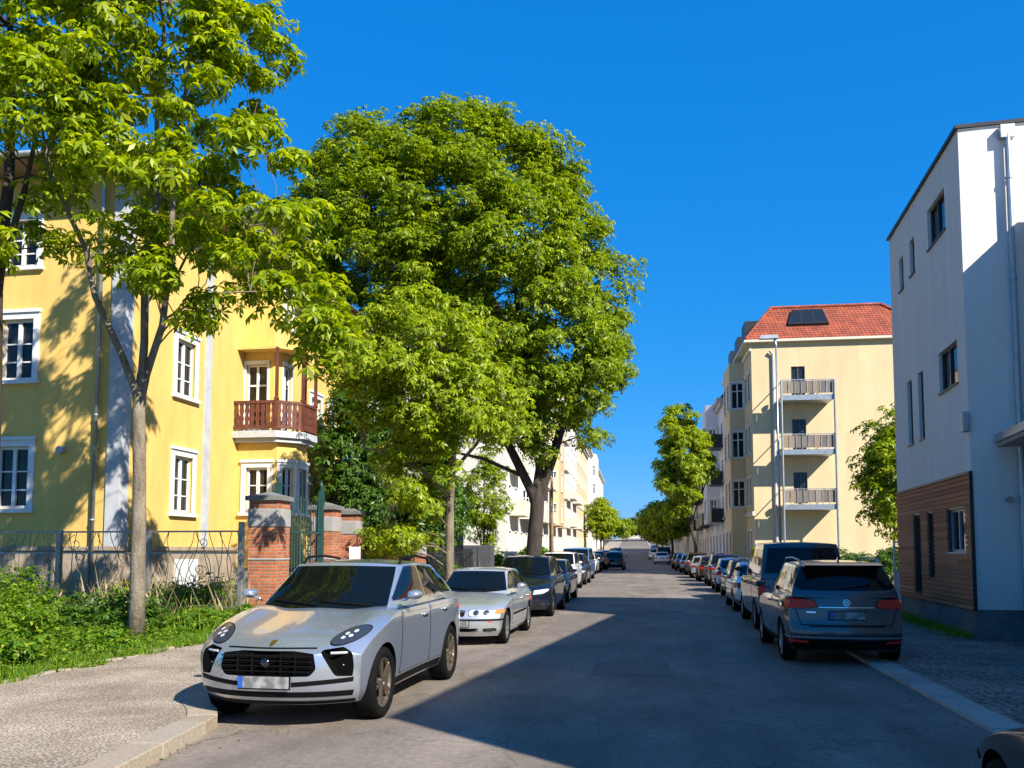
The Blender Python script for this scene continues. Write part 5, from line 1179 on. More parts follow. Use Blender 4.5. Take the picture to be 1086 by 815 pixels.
def build_car(c, root, lod=0):
    """c: parameter dict. car local axes: +x ahead, +y left, z up, origin under the centre of the wheelbase"""
    L, W, H, wb, foh = c['L'], c['W'], c['H'], c['wb'], c['foh']; xf = wb/2+foh; xr = xf-L; r = c['r']
    zb = c.get('zb',.20); hw = W/2; top = c['top']; X = lambda s: s     # top: list (distance from nose, z)
    nose = c['nose']; tail = c['tail']; plan = c['plan']; vert = c.get('vert',[(0,.90),(.12,.965),(.35,.985),(.6,1.0),(.85,.985),(1,.93)])
    hbump = c.get('hbump',0)
    def tub(s,t,rr):
        xn = L*s; zt = interp(top,xn); at = abs(t)
        crown = c.get('crown',.05)*(at**3)
        if xn < c['gb0']+.3: crown -= hbump*math.exp(-((at-.80)/.16)**2); crown += hbump*.4*math.exp(-((at-.45)/.25)**2)
        zz = zt-crown; z = zb+(zz-zb)*rr
        belt = interp(top,L*.5); vr = max(0,min(1,(z-zb)/(belt-zb))); yy = t*hw*interp(plan,s)*interp(vert,vr)
        fi = interp(nose,z)+c.get('nplan',.28)*at**2.6; ri = interp(tail,z)+c.get('tplan',.16)*at**2.8
        x = fi*(1-min(1,s/.22))**1.5+xn-ri*(max(0,(s-.80)/.20))**1.5
        return (xf-x, -yy, z)
    ss = [0,.006,.03,.07,.12,.18,.24,.30,.38,.46,.54,.62,.70,.77,.83,.88,.93,.97,.994,1]
    ts = [-1,-.985,-.93,-.82,-.65,-.45,-.2,0,.2,.45,.65,.82,.93,.985,1]
    rs = [0,.03,.12,.25,.4,.55,.7,.82,.92,.975,1]
    v, f = grid_box(tub, ss, ts, rs); b = MB(); b.add(v,f); body = b.build('body', [c['paint'], M['under'], M['blacktrim']], root)
    m = body.modifiers.new('s','SUBSURF'); m.levels = m.render_levels = 1 if lod else 2
    bake(body)
    # greenhouse
    gb0,gt0,gt1,gb1 = c['gb0'],c['gt0'],c['gt1'],c['gb1']; wb_, wt_ = c.get('gw',(.91,.70)); roof = c['roof']
    def gh(s,t,rr):
        e = rr**c.get('gexp',1.0); a = gb0+(gt0-gb0)*rr; bb = gb1+(gt1-gb1)*(rr**c.get('rexp',1.6)); at = abs(t)
        x = a+(bb-a)*s; pf = .20*at**2*(1-rr*.35); pr = .10*at**2.5
        x += pf*(1-min(1,s/.3))-pr*max(0,(s-.75)/.25)
        zt = interp(roof,x)-.045*at**2.5; zbase = interp(top,x)-.07; z = zbase+(zt-zbase)*rr
        k = rr**1.25; taper = 1-.10*(1-min(1,s/.35))*(1-rr*.3)-.05*max(0,(s-.6)/.4)
        y = t*hw*(wb_+(wt_-wb_)*k)*taper; return (xf-x, -y, z)
    gs = [0,.012,.06,.14,.24,.36,.48,.6,.72,.84,.93,.988,1]; gt = [-1,-.97,-.86,-.65,-.4,0,.4,.65,.86,.97,1]; gr = [0,.2,.45,.7,.88,.97,1]
    v, f = grid_box(gh, gs, gt, gr); b = MB(); b.add(v,f); g = b.build('roof', [c.get('roofpaint',c['paint'])], root)
    m = g.modifiers.new('s','SUBSURF'); m.levels = m.render_levels = 1 if lod else 2; bake(g)
    # wheel arches
    ya = hw*1.1; cut = MB()
    for x in (wb/2,-wb/2):
        for s in (-1,1):
            cy = s*(hw+.2); cut2 = []
            n = 28; base = len(cut.v); ra = r+c.get('agap',.05)
            for yy in (s*(hw-.34), s*(hw+.3)):
                for k in range(n): q = 2*pi*k/n; cut.v.append((x+ra*cos(q), yy, r+ra*sin(q)*.99))
            for k in range(n): cut.f.append((base+k, base+(k+1)%n, base+n+(k+1)%n, base+n+k)); cut.m.append(0)
            cut.f.append(tuple(base+k for k in range(n))[::-1]); cut.f.append(tuple(base+n+k for k in range(n))); cut.m += [0,0]
            if s > 0:
                pass
            else:
                for q in range(base and 0, 0): pass
    # keep cutter normals consistent: left and right cylinders need opposite winding
    co = cut.build('cutter', M['under']); 
    import bmesh
    bm = bmesh.new(); bm.from_mesh(co.data); bmesh.ops.recalc_face_normals(bm, faces=bm.faces[:]); bm.to_mesh(co.data); bm.free()
    cutters = [co]
    for pl, dep, view in c.get('recess', []):       # shallow grille openings cut from the front ('F') or back ('B')
        n = len(pl); sgn = 1 if view == 'F' else -1
        bb = MB(); xs0 = (xf-dep) if view == 'F' else (xr+dep)
        bb.v = [(xs0,y,z) for y,z in pl]+[(xs0+sgn*1.5,y,z) for y,z in pl]; bb.f = [tuple(range(n)), tuple(range(n,2*n))[::-1]]+[(k,(k+1)%n,n+(k+1)%n,n+k) for k in range(n)]; bb.m = [0]*len(bb.f)
        o_ = bb.build('cutter', M['under']); bm = bmesh.new(); bm.from_mesh(o_.data); bmesh.ops.recalc_face_normals(bm, faces=bm.faces[:]); bm.to_mesh(o_.data); bm.free(); cutters.append(o_)
    bv_full = BVHTree.FromPolygons([q.co for q in body.data.vertices], [p.vertices[:] for p in body.data.polygons])
    for o_ in cutters:
        m = body.modifiers.new('c','BOOLEAN'); m.operation = 'DIFFERENCE'; m.object = o_; m.solver = 'EXACT'; m.material_mode = 'TRANSFER'
    body.data.materials.clear(); body.data.materials.append(c['paint'])
    bake(body)
    for o_ in cutters: bpy.data.objects.remove(o_)
    for o_ in (body, g):
        me = o_.data; me.polygons.foreach_set('use_smooth', [True]*len(me.polygons)); me.update()
    try: body.data.set_sharp_from_angle(angle=R(38)); 
    except Exception: pass
    lower = c.get('lower')
    if lower:       # dark lower body
        if len(body.data.materials) < 3:
            body.data.materials.append(M['blacktrim'])
        li = len(body.data.materials)-1
        for p in body.data.polygons:
            if p.center.z < lower and p.material_index == 0: p.material_index = li
    bv = bv_full; bg = BVHTree.FromPolygons([q.co for q in g.data.vertices], [p.vertices[:] for p in g.data.polygons])
    allv = [q.co for q in body.data.vertices]; 
    def put(name, polys, view, mt, eps=.004, tree=bv, cell=.07, parent=root, smooth=True):
        b = MB()
        for pl in (polys if isinstance(polys[0][0], (tuple,list)) else [polys]):
            v, f = decal(tree, pl, view, eps, cell)
            if f: b.add(v,f)
        if not b.f: return None
        return b.build(name, mt, parent, smooth=smooth)
    cs = .12 if lod else .07
    # side windows: shrink the greenhouse side outline
    nfr = lambda d: xf-d         # distance from nose -> x
    belt = lambda d: interp(top,d)+.015
    rt = lambda d: interp(roof,d)
    for s, vw in ((1,'L'),(-1,'R')):
        sw0 = c['sidewin']; dlo = [sw0[0][0]]+[q[1] for q in sw0]+[q[2] for q in sw0][::-1]+[sw0[0][3]]
        cxd = sum(p[0] for p in dlo)/len(dlo); czd = sum(p[1] for p in dlo)/len(dlo)
        put('window_frame', [(nfr(cxd+(a-cxd)*1.025), czd+(z-czd)*1.10) for a,z in dlo], vw, M['gloss'], .0028, bg, cs)
        for i, q in enumerate(c['sidewin']):     # polygons in (distance from nose, z)
            put('side_window', round_poly([(nfr(a),z) for a,z in q], .03, 3), vw, M['carglass'], .005, bg, cs)
        if not lod:
            for i, q in enumerate(c.get('doors',[])):
                dp = put('door', round_poly([(nfr(a),z) for a,z in q], .035, 3), vw, c['paint'], .004, bv, .06)
                bk = []
                for k in range(len(q)):
                    p0, p1 = q[k], q[(k+1)%len(q)]; bk.append(line_poly((nfr(p0[0]),p0[1]),(nfr(p1[0]),p1[1]),.014))
                put('door_gap', bk, vw, M['blacktrim'], .0025, bv, .06)
                hx = nfr(q[0][0] if c.get('hrear',True) else 0); dx = min(nfr(a) for a,z in q)+.12; hz = max(z for a,z in q)-.12
                b = MB(); 
                loc,nn,_,_ = bv.ray_cast(Vector((dx+.09,5*s,hz)), Vector((0,-s,0)))
                if loc and dp:
                    y_ = loc.y; b.tube([(dx-.02,y_+s*.0,hz-.005),(dx+.01,y_+s*.03,hz),(dx+.19,y_+s*.03,hz),(dx+.22,y_+s*.0,hz-.005)], [.012,.016,.016,.012], 8); b.build('handle', c['paint'], dp, smooth=True)
        # sill trim and arch lips
        if c.get('sill') and not lod: put('sill', [(nfr(foh+r+.10),zb+.03),(nfr(foh+wb-r-.10),zb+.03),(nfr(foh+wb-r-.10),zb+.12),(nfr(foh+r+.10),zb+.12)], vw, M['blacktrim'], .006)
        if c.get('sidemold') and not lod: put('side_trim', c['sidemold'](nfr), vw, M['blacktrim'], .008)
        for x in (wb/2,-wb/2):
            wheel_parts(root, x, s*(hw-c.get('tw',.22)/2-.015), r, c.get('tw',.22), s, c['rim'], c.get('rstyle','seven'), lod > 0)
        # mirror
        mx, mz = nfr(c['gb0']+.42), belt(c['gb0']+.42)+.07
        b = MB(); y_ = s*(hw*.94); 
        pr = [(-.10,-.065,.8),(-.085,-.01,1),(-.03,.05,1),(.03,.085,.8),(.06,.1,.4)]
        vs = []; n = 8; rings = [(-.09,.6),(-.075,.95),(-.02,1.0),(.04,.85),(.085,.45)]
        for dx,k in rings:
            for j in range(n): q = 2*pi*j/n; vs.append((mx+dx*1.0, y_+s*.13+.105*cos(q)*k, mz+.065*sin(q)*k+.02))
        ff = [(i*n+j, i*n+(j+1)%n, (i+1)*n+(j+1)%n, (i+1)*n+j) for i in range(4) for j in range(n)]+[tuple(range(n))[::-1], tuple(4*n+j for j in range(n))]
        b.add(vs, ff); b.tube([(mx,y_-s*.04,mz-.05),(mx,y_+s*.08,mz-.02)], .022, 6)
        o = b.build('mirror', c.get('mirror',c['paint']), root, smooth=True)
        m = o.modifiers.new('s','SUBSURF'); m.levels = m.render_levels = 1
        gl = MB(); gl.add([(mx-.094,y_+s*(.13)-.055,mz-.005),(mx-.094,y_+s*.13+.055,mz-.005),(mx-.094,y_+s*.13+.055,mz+.045),(mx-.094,y_+s*.13-.055,mz+.045)], [(0,1,2,3)]); gl.build('mirror_glass', M['carglass'], o)
        if c.get('rails'):
            x0_, x1_ = nfr(gt0+.25), nfr(gt1-.05); yr = s*hw*wt_*.90; b = MB(); zr = lambda x: interp(roof,xf-x)-.02
            b.tube([(x0_,yr,zr(x0_)-.01),(x0_-.12,yr,zr(x0_-.12)+.055),((x0_+x1_)/2,yr,zr((x0_+x1_)/2)+.06),(x1_+.15,yr,zr(x1_+.15)+.055),(x1_,yr,zr(x1_)-.03)], .016, 8); b.build('roof_rail', c.get('railm',M['blacktrim']), root, smooth=True)
    # windscreen and rear window
    def bowed(q, lo, hi):     # glass outline whose lower edge sags and upper edge rises towards the middle
        a, b2, z0, z1 = q; low = [(-a+2*a*k/10, z0-lo*(1-(k/5-1)**2)) for k in range(11)]; up2 = [(b2-2*b2*k/10, z1+hi*(1-(k/5-1)**2)) for k in range(11)]
        return round_poly(low, .0001, 1) and low+up2
    put('windscreen', bowed(c['windscreen'], .045, .012), 'F', M['carglass'], .005, bg, cs)
    put('rear_window', bowed(c['rearwin'], .02, .012), 'B', M['carglass'], .005, bg, cs)
    def grow(pl, f): cx_ = sum(p[0] for p in pl)/len(pl); cz_ = sum(p[1] for p in pl)/len(pl); return [(cx_+(p[0]-cx_)*f, cz_+(p[1]-cz_)*(f+.06)) for p in pl]
    for name, polys, view, mt, eps in c.get('decals', []):
        if name in ('headlight','tail_light') and not isinstance(polys[0][0], (tuple,list)): put('lamp_seal', grow(polys, 1.05), view, M['blacktrim'], eps-.003, bv, .035 if not lod else .08)
        par = root; put(name, polys, view, mt, eps, bv, .035 if not lod else .08)
    for name, polys, view, mt, eps in c.get('gdecals', []): put(name, polys, view, mt, eps, bg, .05)
    if not lod:
        for sg in (1,-1):       # wipers resting at the foot of the windscreen
            pts = []
            for k in range(8):
                y = hw*(.60*sg+(-.62*sg if False else 0))-hw*.085*k+(hw*.0 if sg > 0 else hw*.55); z = c['windscreen'][2]+.005+.006*k
                loc,_,_,_ = bg.ray_cast(Vector((5,y,z)), Vector((-1,0,0)))
                if loc: pts.append(loc+Vector((.018,0,.008)))
            if len(pts) > 3: b = MB(); b.tube(pts, .009, 6); b.build('wiper', M['blacktrim'], root)
    for fn in c.get('extras', []): fn(root, bv, bg, c, xf, xr)
    return root
def mir(pl): return [(-a,b) for a,b in pl][::-1]
def both(pl): return [pl, mir(pl)]
def flat_plate(root, x, y0, z, w=.52, h=.11, rear=False, blue=True):
    s = -1 if rear else 1; b = MB(); b.box(x-.008*1, x+.008, y0-w/2, y0+w/2, z-h/2, z+h/2); o = b.build('number_plate', M['plate'], root)
    e = x+s*.010
    yb = (w/2-.045, w/2) if rear is False else (-w/2, -w/2+.045)
    b = MB(); b.box(x+s*.009, x+s*.013, y0-w/2-.0, y0-w/2+.05, z-h/2, z+h/2) if not rear else b.box(x+s*.009, x+s*.013, y0+w/2-.05, y0+w/2, z-h/2, z+h/2)
    if blue: b.build('blue_band', M['plateblue'], o)
    b = MB(); b.box(x-s*.014-.004, x-s*.014+.004, y0-w/2-.012, y0+w/2+.012, z-h/2-.015, z+h/2+.012); b.build('plate_holder', M['blacktrim'], o)
def ell(cy, cz, a, b_, rot=0, n=20): return [(cy+a*cos(q)*cos(rot)-b_*sin(q)*sin(rot), cz+a*cos(q)*sin(rot)+b_*sin(q)*cos(rot)) for q in [2*pi*k/n for k in range(n)]]
def plate_extra(z, rear, blue=True):
    def fn(root, bv, bg, c, xf, xr):
        loc,_,_,_ = bv.ray_cast(Vector((-5 if rear else 5, 0, z)), Vector((1 if rear else -1,0,0)))
        if loc: flat_plate(root, loc.x+(-.02 if rear else .02), 0, z, rear=rear, blue=blue)
    return fn
def bars(ylim, zs, x_in, rear=False, th=.012, m='gloss', name='grille', verticals=()):
    """horizontal bars inside the grille opening; x_in behind the nose"""
    def fn(root, bv, bg, c, xf, xr):
        b = MB(); x = xf-x_in
        for z in zs:
            w_ = ylim(z) if callable(ylim) else ylim; b.box(x-.012,x+.012,-w_,w_,z-th/2,z+th/2)
        for y,z0,z1 in verticals: b.box(x-.012,x+.014,y-.006,y+.006,z0,z1)
        b.build(name, M[m], root)
    return fn
def sidewins(c, splits, front_off=.40, top_off=.26, rear_base=.42, rear_top=.10, zt_off=.085, zb_off=.05):
    T = lambda d: interp(c['top'],d)+zb_off; U = lambda d: interp(c['roof'],d)-zt_off
    a0, a1 = c['gb0']+front_off, c['gt0']+top_off; b0, b1 = c['gb1']-rear_base, c['gt1']-rear_top
    ds = [None]+splits+[None]; out = []
    for i in range(len(ds)-1):
        lo_b = a0 if ds[i] is None else ds[i]+.035; lo_t = a1 if ds[i] is None else ds[i]+.035
        hi_b = b0 if ds[i+1] is None else ds[i+1]-.035; hi_t = b1 if ds[i+1] is None else ds[i+1]-.035
        if hi_t < lo_t+.05: hi_t = lo_t+.05
        out.append([(lo_b,T(lo_b)),(hi_b,T(hi_b)),(hi_t,U(hi_t)),(lo_t,U(lo_t))])
    return out
def doors(c, splits):
    T = lambda d: interp(c['top'],d)-.045; z0 = c.get('zb',.2)+.15; foh, wb, r = c['foh'], c['wb'], c['r']
    a = foh+r+.20; m_ = splits[0]; e = foh+wb-r-.12; m2 = min(splits[1] if len(splits) > 1 else e+.3, foh+wb+.15)
    return [[(a+.05,T(a+.05)),(m_,T(m_)),(m_,z0),(a,z0)], [(m_+.02,T(m_)),(m2,T(m2)),(m2-.02,T(m2)-.2),(e+.02,z0+.28),(e,z0),(m_+.02,z0)]]
def finish(c, splits):
    c['sidewin'] = sidewins(c, splits, **c.get('sw', {})); c['doors'] = doors(c, splits); hw = c['W']/2
    g0, g1 = c.get('gw',(.91,.70)); zt = interp(c['roof'],c['gt0'])
    c.setdefault('windscreen', (hw*g0*.86, hw*g1*.91, interp(c['top'],c['gb0'])+.035, zt-.05))
    c.setdefault('rearwin', (hw*g0*.85, hw*g1*.88, interp(c['top'],c['gb1']-.1)+.05, interp(c['roof'],c['gt1'])-.085))
    return c
def macan():
    c = dict(L=4.73,W=1.88,H=1.62,wb=2.81,foh=.93,r=.37,zb=.24,tw=.26,rim=M['rim_bronze'],rstyle='multi',paint=P['silver'],hbump=.045,crown=.055,vert=[(0,.90),(.12,.965),(.35,.99),(.6,1.0),(.85,.995),(1,.955)],
      top=[(0,.76),(.10,.82),(.35,.90),(.8,1.0),(1.15,1.07),(1.4,1.13),(1.7,1.145),(2.8,1.145),(3.9,1.16),(4.4,1.12),(4.65,1.02),(4.73,.92)],
      nose=[(.22,.15),(.32,.05),(.45,.015),(.6,0),(.72,.015),(.82,.06)], tail=[(.2,.16),(.35,.04),(.6,0),(.85,.03),(1.0,.10),(1.15,.2)],
      plan=[(0,.93),(.1,.975),(.2,1.0),(.42,.965),(.6,.965),(.8,1.0),(.92,.96),(1,.90)], nplan=.34, gb0=1.24,gt0=2.08,gt1=3.72,gb1=4.50,gw=(.915,.735),
      roof=[(1.9,1.585),(2.3,1.625),(2.9,1.645),(3.5,1.61),(3.9,1.545)], rails=True, sill=True)
    c['recess'] = [(round_poly([(-.44,.53),(.44,.53),(.50,.60),(.465,.77),(-.465,.77),(-.50,.60)],.03), .10, 'F')]
    for sg in (1,-1):
        q = [(.52,.775),(.80,.815),(.87,.785),(.885,.60),(.84,.515),(.66,.525),(.60,.64)]; c['recess'].append((round_poly([(sg*a,b) for a,b in q],.03), .29, 'F'))
    hl = ell(.70,.893,.15,.068,.30)
    c['decals'] = [('headlight', hl, 'F', M['lampdark'], .006), ('headlight', mir(hl), 'F', M['lampdark'], .006),
      ('lower_intake', [[(.27,.43),(.80,.465),(.81,.510),(.27,.475)], mir([(.27,.43),(.80,.465),(.81,.510),(.27,.475)])], 'F', M['blacktrim'], .004),
      ('lower_grille', [[(-.78,.325),(.78,.325),(.80,.38),(-.80,.38)]], 'F', M['blacktrim'], .004),
      ('splitter', [[(-.78,.25),(.78,.25),(.79,.285),(-.79,.285)]], 'F', M['blacktrim'], .004),
      ('hood_gap', [line_poly((-.47,.79),(.47,.79),.012)], 'F', M['blacktrim'], .003),
      ('crest', [[(-.026,.852),(.026,.852),(.028,.825),(0,.80),(-.028,.825)]], 'F', mat('gold_crest',(.55,.36,.08),.25,.9), .008),
      ('tail_light', [[(-.9,.93),(.9,.93),(.9,1.0),(-.9,1.0)]], 'B', M['redlamp'], .005)]
    def leds(root, bv, bg, c, xf, xr):
        hls = [o for o in root.children if o.name.startswith('headlight')]
        for sg, o in zip((1,-1), hls):
            b = MB()
            for (y,z) in ((.655,.872),(.715,.888),(.67,.905),(.735,.925)):
                v, f = decal(bv, ell(sg*y, z, .021, .013, 0, 10), 'F', .010, .03); 
                if f: b.add(v,f)
            b.build('led_lamp', M['lamp'], o)
    def drl(root, bv, bg, c, xf, xr):
        for sg in (1,-1):
            b = MB(); pts = []
            for k in range(6):
                y = .60+.27*k/5; loc,_,_,_ = bv.ray_cast(Vector((5,sg*y,.765-.0*k)), Vector((-1,0,0))); pts.append(loc+Vector((-.03,0,-.02)))
            b.tube(pts, .013, 6); b.build('driving_lamp', M['lamp'], root)
            b = MB(); pts = []
            for k in range(6):
                y = .70+.17*k/5; loc,_,_,_ = bv.ray_cast(Vector((5,sg*y,.60)), Vector((-1,0,0))); pts.append(loc+Vector((-.09,0,.02+.02*math.sin(k))))
            b.tube(pts, .010, 6); b.build('intake_fin', c['paint'], root)
    w_ = lambda z: .47-(.02 if z < .62 else 0)
    def badge(root, bv, bg, c, xf, xr):
        b = MB(); b.lathe([(0,.02),(.045,.015),(.05,-.01),(0,-.01)], 'x', (xf-.03,0,.655), 16); b.build('sensor_badge', M['gloss'], root, smooth=True)
        st = MB(); 
        q = [xf-(c['gb0']+.62), .36, 1.10]
    c['extras'] = [bars(w_, (.575,.625,.675,.725), .055, m='blacktrim', verticals=[(y,.55,.75) for y in (-.3,-.15,.15,.3)]), leds, drl, badge, plate_extra(.475, False)]
    return finish(c, [2.72, 3.62])
def touring():
    c = dict(L=4.48,W=1.74,H=1.41,wb=2.725,foh=.76,r=.318,zb=.18,tw=.21,rim=M['rim'],rstyle='five',paint=P['silver2'],crown=.07,hbump=.02,
      top=[(0,.63),(.08,.69),(.35,.765),(.9,.855),(1.35,.925),(1.6,.945),(2.5,.95),(3.9,.97),(4.3,.94),(4.48,.82)],
      nose=[(.18,.12),(.3,.03),(.42,0),(.52,.0),(.6,.04),(.7,.09)], tail=[(.2,.12),(.35,.03),(.55,0),(.75,.04),(.9,.10)],
      plan=[(0,.93),(.1,.98),(.2,1.0),(.8,1.0),(.92,.96),(1,.90)], nplan=.25, gb0=1.36,gt0=2.10,gt1=3.70,gb1=4.35,gw=(.90,.68),
      roof=[(2,1.36),(2.5,1.405),(3.2,1.405),(3.7,1.37),(4.1,1.3)], sill=False)
    kd = round_poly([(.02,.545),(.17,.545),(.185,.64),(.03,.65)],.025,3); kr = round_poly([(.012,.538),(.178,.538),(.193,.648),(.022,.658)],.03,3)
    hl = round_poly([(.25,.565),(.30,.545),(.62,.56),(.80,.60),(.80,.655),(.26,.665)],.025,3)
    am = round_poly([(.70,.575),(.84,.60),(.84,.66),(.72,.665)],.02,3)
    c['recess'] = [(round_poly([(-.48,.265),(.48,.265),(.44,.33),(-.44,.33)],.02), .08, 'F')]
    c['decals'] = [('kidney_surround', both(kr), 'F', M['zinc'], .006), ('kidney_grille', both(kd), 'F', M['blacktrim'], .010),
       ('headlight', hl, 'F', M['lamp'], .006), ('headlight', mir(hl), 'F', M['lamp'], .006),
       ('indicator', am, 'F', M['amber'], .009), ('indicator', mir(am), 'F', M['amber'], .009),
       ('bumper_strip', [line_poly((-.86,.485),(.86,.485),.03)], 'F', M['blacktrim'], .008),
       ('fog_lamp', both(ell(.62,.30,.055,.032)), 'F', M['lampdark'], .006), ('fog_intake', both(round_poly([(.50,.265),(.74,.28),(.72,.335),(.50,.33)],.02)), 'F', M['gloss'], .003),
       ('emblem', [ell(0,.70,.033,.02)], 'F', M['chrome'], .006), ('red_sticker', [[(.60,.44),(.66,.44),(.66,.46),(.60,.46)]], 'F', M['redlamp'], .005),
       ('tail_light', both(round_poly([(.45,.65),(.86,.65),(.86,.8),(.48,.8)],.03)), 'B', M['redlamp'], .005)]
    def lamps(root, bv, bg, c, xf, xr):
        for sg, o in zip((1,-1), [o for o in root.children if o.name.startswith('headlight')]):
            for i,(y) in enumerate((.38,.56)):
                b = MB(); v,f = decal(bv, ell(sg*y,.607,.052,.045,0,14), 'F', .009, .04); b.add(v,f); b.build('lamp_ring', M['lampdark'], o)
    c['extras'] = [lamps, bars(.42,(.285,.305),.05), plate_extra(.415, False)]
    c['sidemold'] = lambda n: [(n(1.35),.50),(n(3.05),.50),(n(3.05),.54),(n(1.35),.54)]
    return finish(c, [2.62, 3.50])
def wagon():
    c = dict(L=4.36,W=1.79,H=1.60,wb=2.68,foh=.86,r=.325,zb=.22,tw=.22,rim=M['rim'],rstyle='seven',paint=P['grey'],crown=.06,
      top=[(0,.70),(.1,.78),(.5,.88),(1.1,.99),(1.4,1.04),(2.5,1.07),(3.9,1.11),(4.2,1.10),(4.30,1.08),(4.36,1.04)],
      nose=[(.2,.13),(.35,.03),(.55,0),(.7,.04),(.85,.12)], tail=[(.2,.14),(.30,.05),(.42,0),(.60,0),(.66,.045),(.85,.055),(1.0,.075),(1.1,.10)],
      plan=[(0,.92),(.1,.975),(.2,1.0),(.8,1.0),(.92,.97),(1,.93)], nplan=.30, tplan=.15, gb0=1.2,gt0=2.0,gt1=3.98,gb1=4.29,gw=(.93,.74), rexp=1.3,
      roof=[(1.9,1.54),(2.3,1.585),(3.0,1.60),(3.7,1.57),(4.1,1.53)], rails=True, railm=M['zinc'], sill=True)
    tl = round_poly([(.43,.895),(.47,.99),(.90,1.02),(.925,.93),(.90,.87),(.60,.865)],.03,3)
    tl2 = round_poly([(.60,.90),(.63,.965),(.72,.975),(.70,.905)],.01,2)
    c['decals'] = [('tail_light', tl, 'B', M['redlamp'], .010), ('tail_light', mir(tl), 'B', M['redlamp'], .010),
       ('emblem_ring', [ell(0,.955,.055,.052,0,24)], 'B', M['chrome'], .008), ('emblem', [ell(0,.955,.045,.042,0,20)], 'B', M['gloss'], .011),
       ('emblem_letters', [line_poly((-.022,.985),(-.008,.957),.008),line_poly((.022,.985),(.008,.957),.008),line_poly((-.008,.957),(.0,.975),.007),line_poly((.008,.957),(0,.975),.007),line_poly((-.034,.965),(-.014,.925),.008),line_poly((.034,.965),(.014,.925),.008),line_poly((-.014,.925),(0,.95),.007),line_poly((.014,.925),(0,.95),.007)], 'B', M['chrome'], .014),
       ('chrome_strip', [line_poly((-.40,.885),(.40,.885),.012)], 'B', M['chrome'], .008),
       ('tailgate_gap', [line_poly((-.66,.62),(.66,.62),.012),line_poly((-.66,.62),(-.74,.86),.012),line_poly((.66,.62),(.74,.86),.012)], 'B', M['blacktrim'], .004),
       ('bumper_lower', [[(-.80,.25),(.80,.25),(.86,.40),(-.86,.40)]], 'B', M['blacktrim'], .006),
       ('chrome_strip', [line_poly((-.86,.435),(.86,.435),.022)], 'B', M['zinc'], .012),
       ('reflector', both(round_poly([(.55,.345),(.82,.36),(.82,.40),(.57,.385)],.01,2)), 'B', M['redlamp'], .012),
       ('bumper_crease', [line_poly((-.55,.60),(.55,.60),.018)], 'B', M['blacktrim'], .006),
       ('badge', [[(.45,.80),(.58,.80),(.58,.82),(.45,.82)]], 'B', M['chrome'], .006)]
    def wiper(root, bv, bg, c, xf, xr):
        b = MB(); pts = []
        for k in range(7):
            y = .05-.42*k/6; z = 1.165+.01*k; loc,_,_,_ = bg.ray_cast(Vector((-5,y,z)), Vector((1,0,0)))
            if loc: pts.append(loc+Vector((-.02,0,0)))
        if len(pts) > 2: b.tube(pts, .009, 6); b.build('rear_wiper', M['blacktrim'], root)
        b = MB(); b.hexa([(xr+.25,-.05,1.545),(xr+.42,-.02,1.575),(xr+.42,.02,1.575),(xr+.25,.05,1.545)] if False else [(xr+.62,-.02,1.56),(xr+.80,-.02,1.56),(xr+.80,.02,1.56),(xr+.62,.02,1.56)], [(xr+.60,-.004,1.64),(xr+.63,-.004,1.64),(xr+.63,.004,1.64),(xr+.60,.004,1.64)]); b.build('antenna', M['gloss'], root)
        b = MB(); b.hexa([(xr+.18,-.60,1.50),(xr+.48,-.60,1.535),(xr+.48,.60,1.535),(xr+.18,.60,1.50)],[(xr+.165,-.58,1.525),(xr+.48,-.58,1.57),(xr+.48,.58,1.57),(xr+.165,.58,1.525)]); o = b.build('spoiler', c['paint'], root); bevel(o,.01,2)
    c['extras'] = [wiper, plate_extra(.765, True)]
    c['rearwin'] = (.76,.60,1.155,1.485); c['sw'] = dict(rear_base=.30, rear_top=.05)
    return finish(c, [2.55, 3.45])
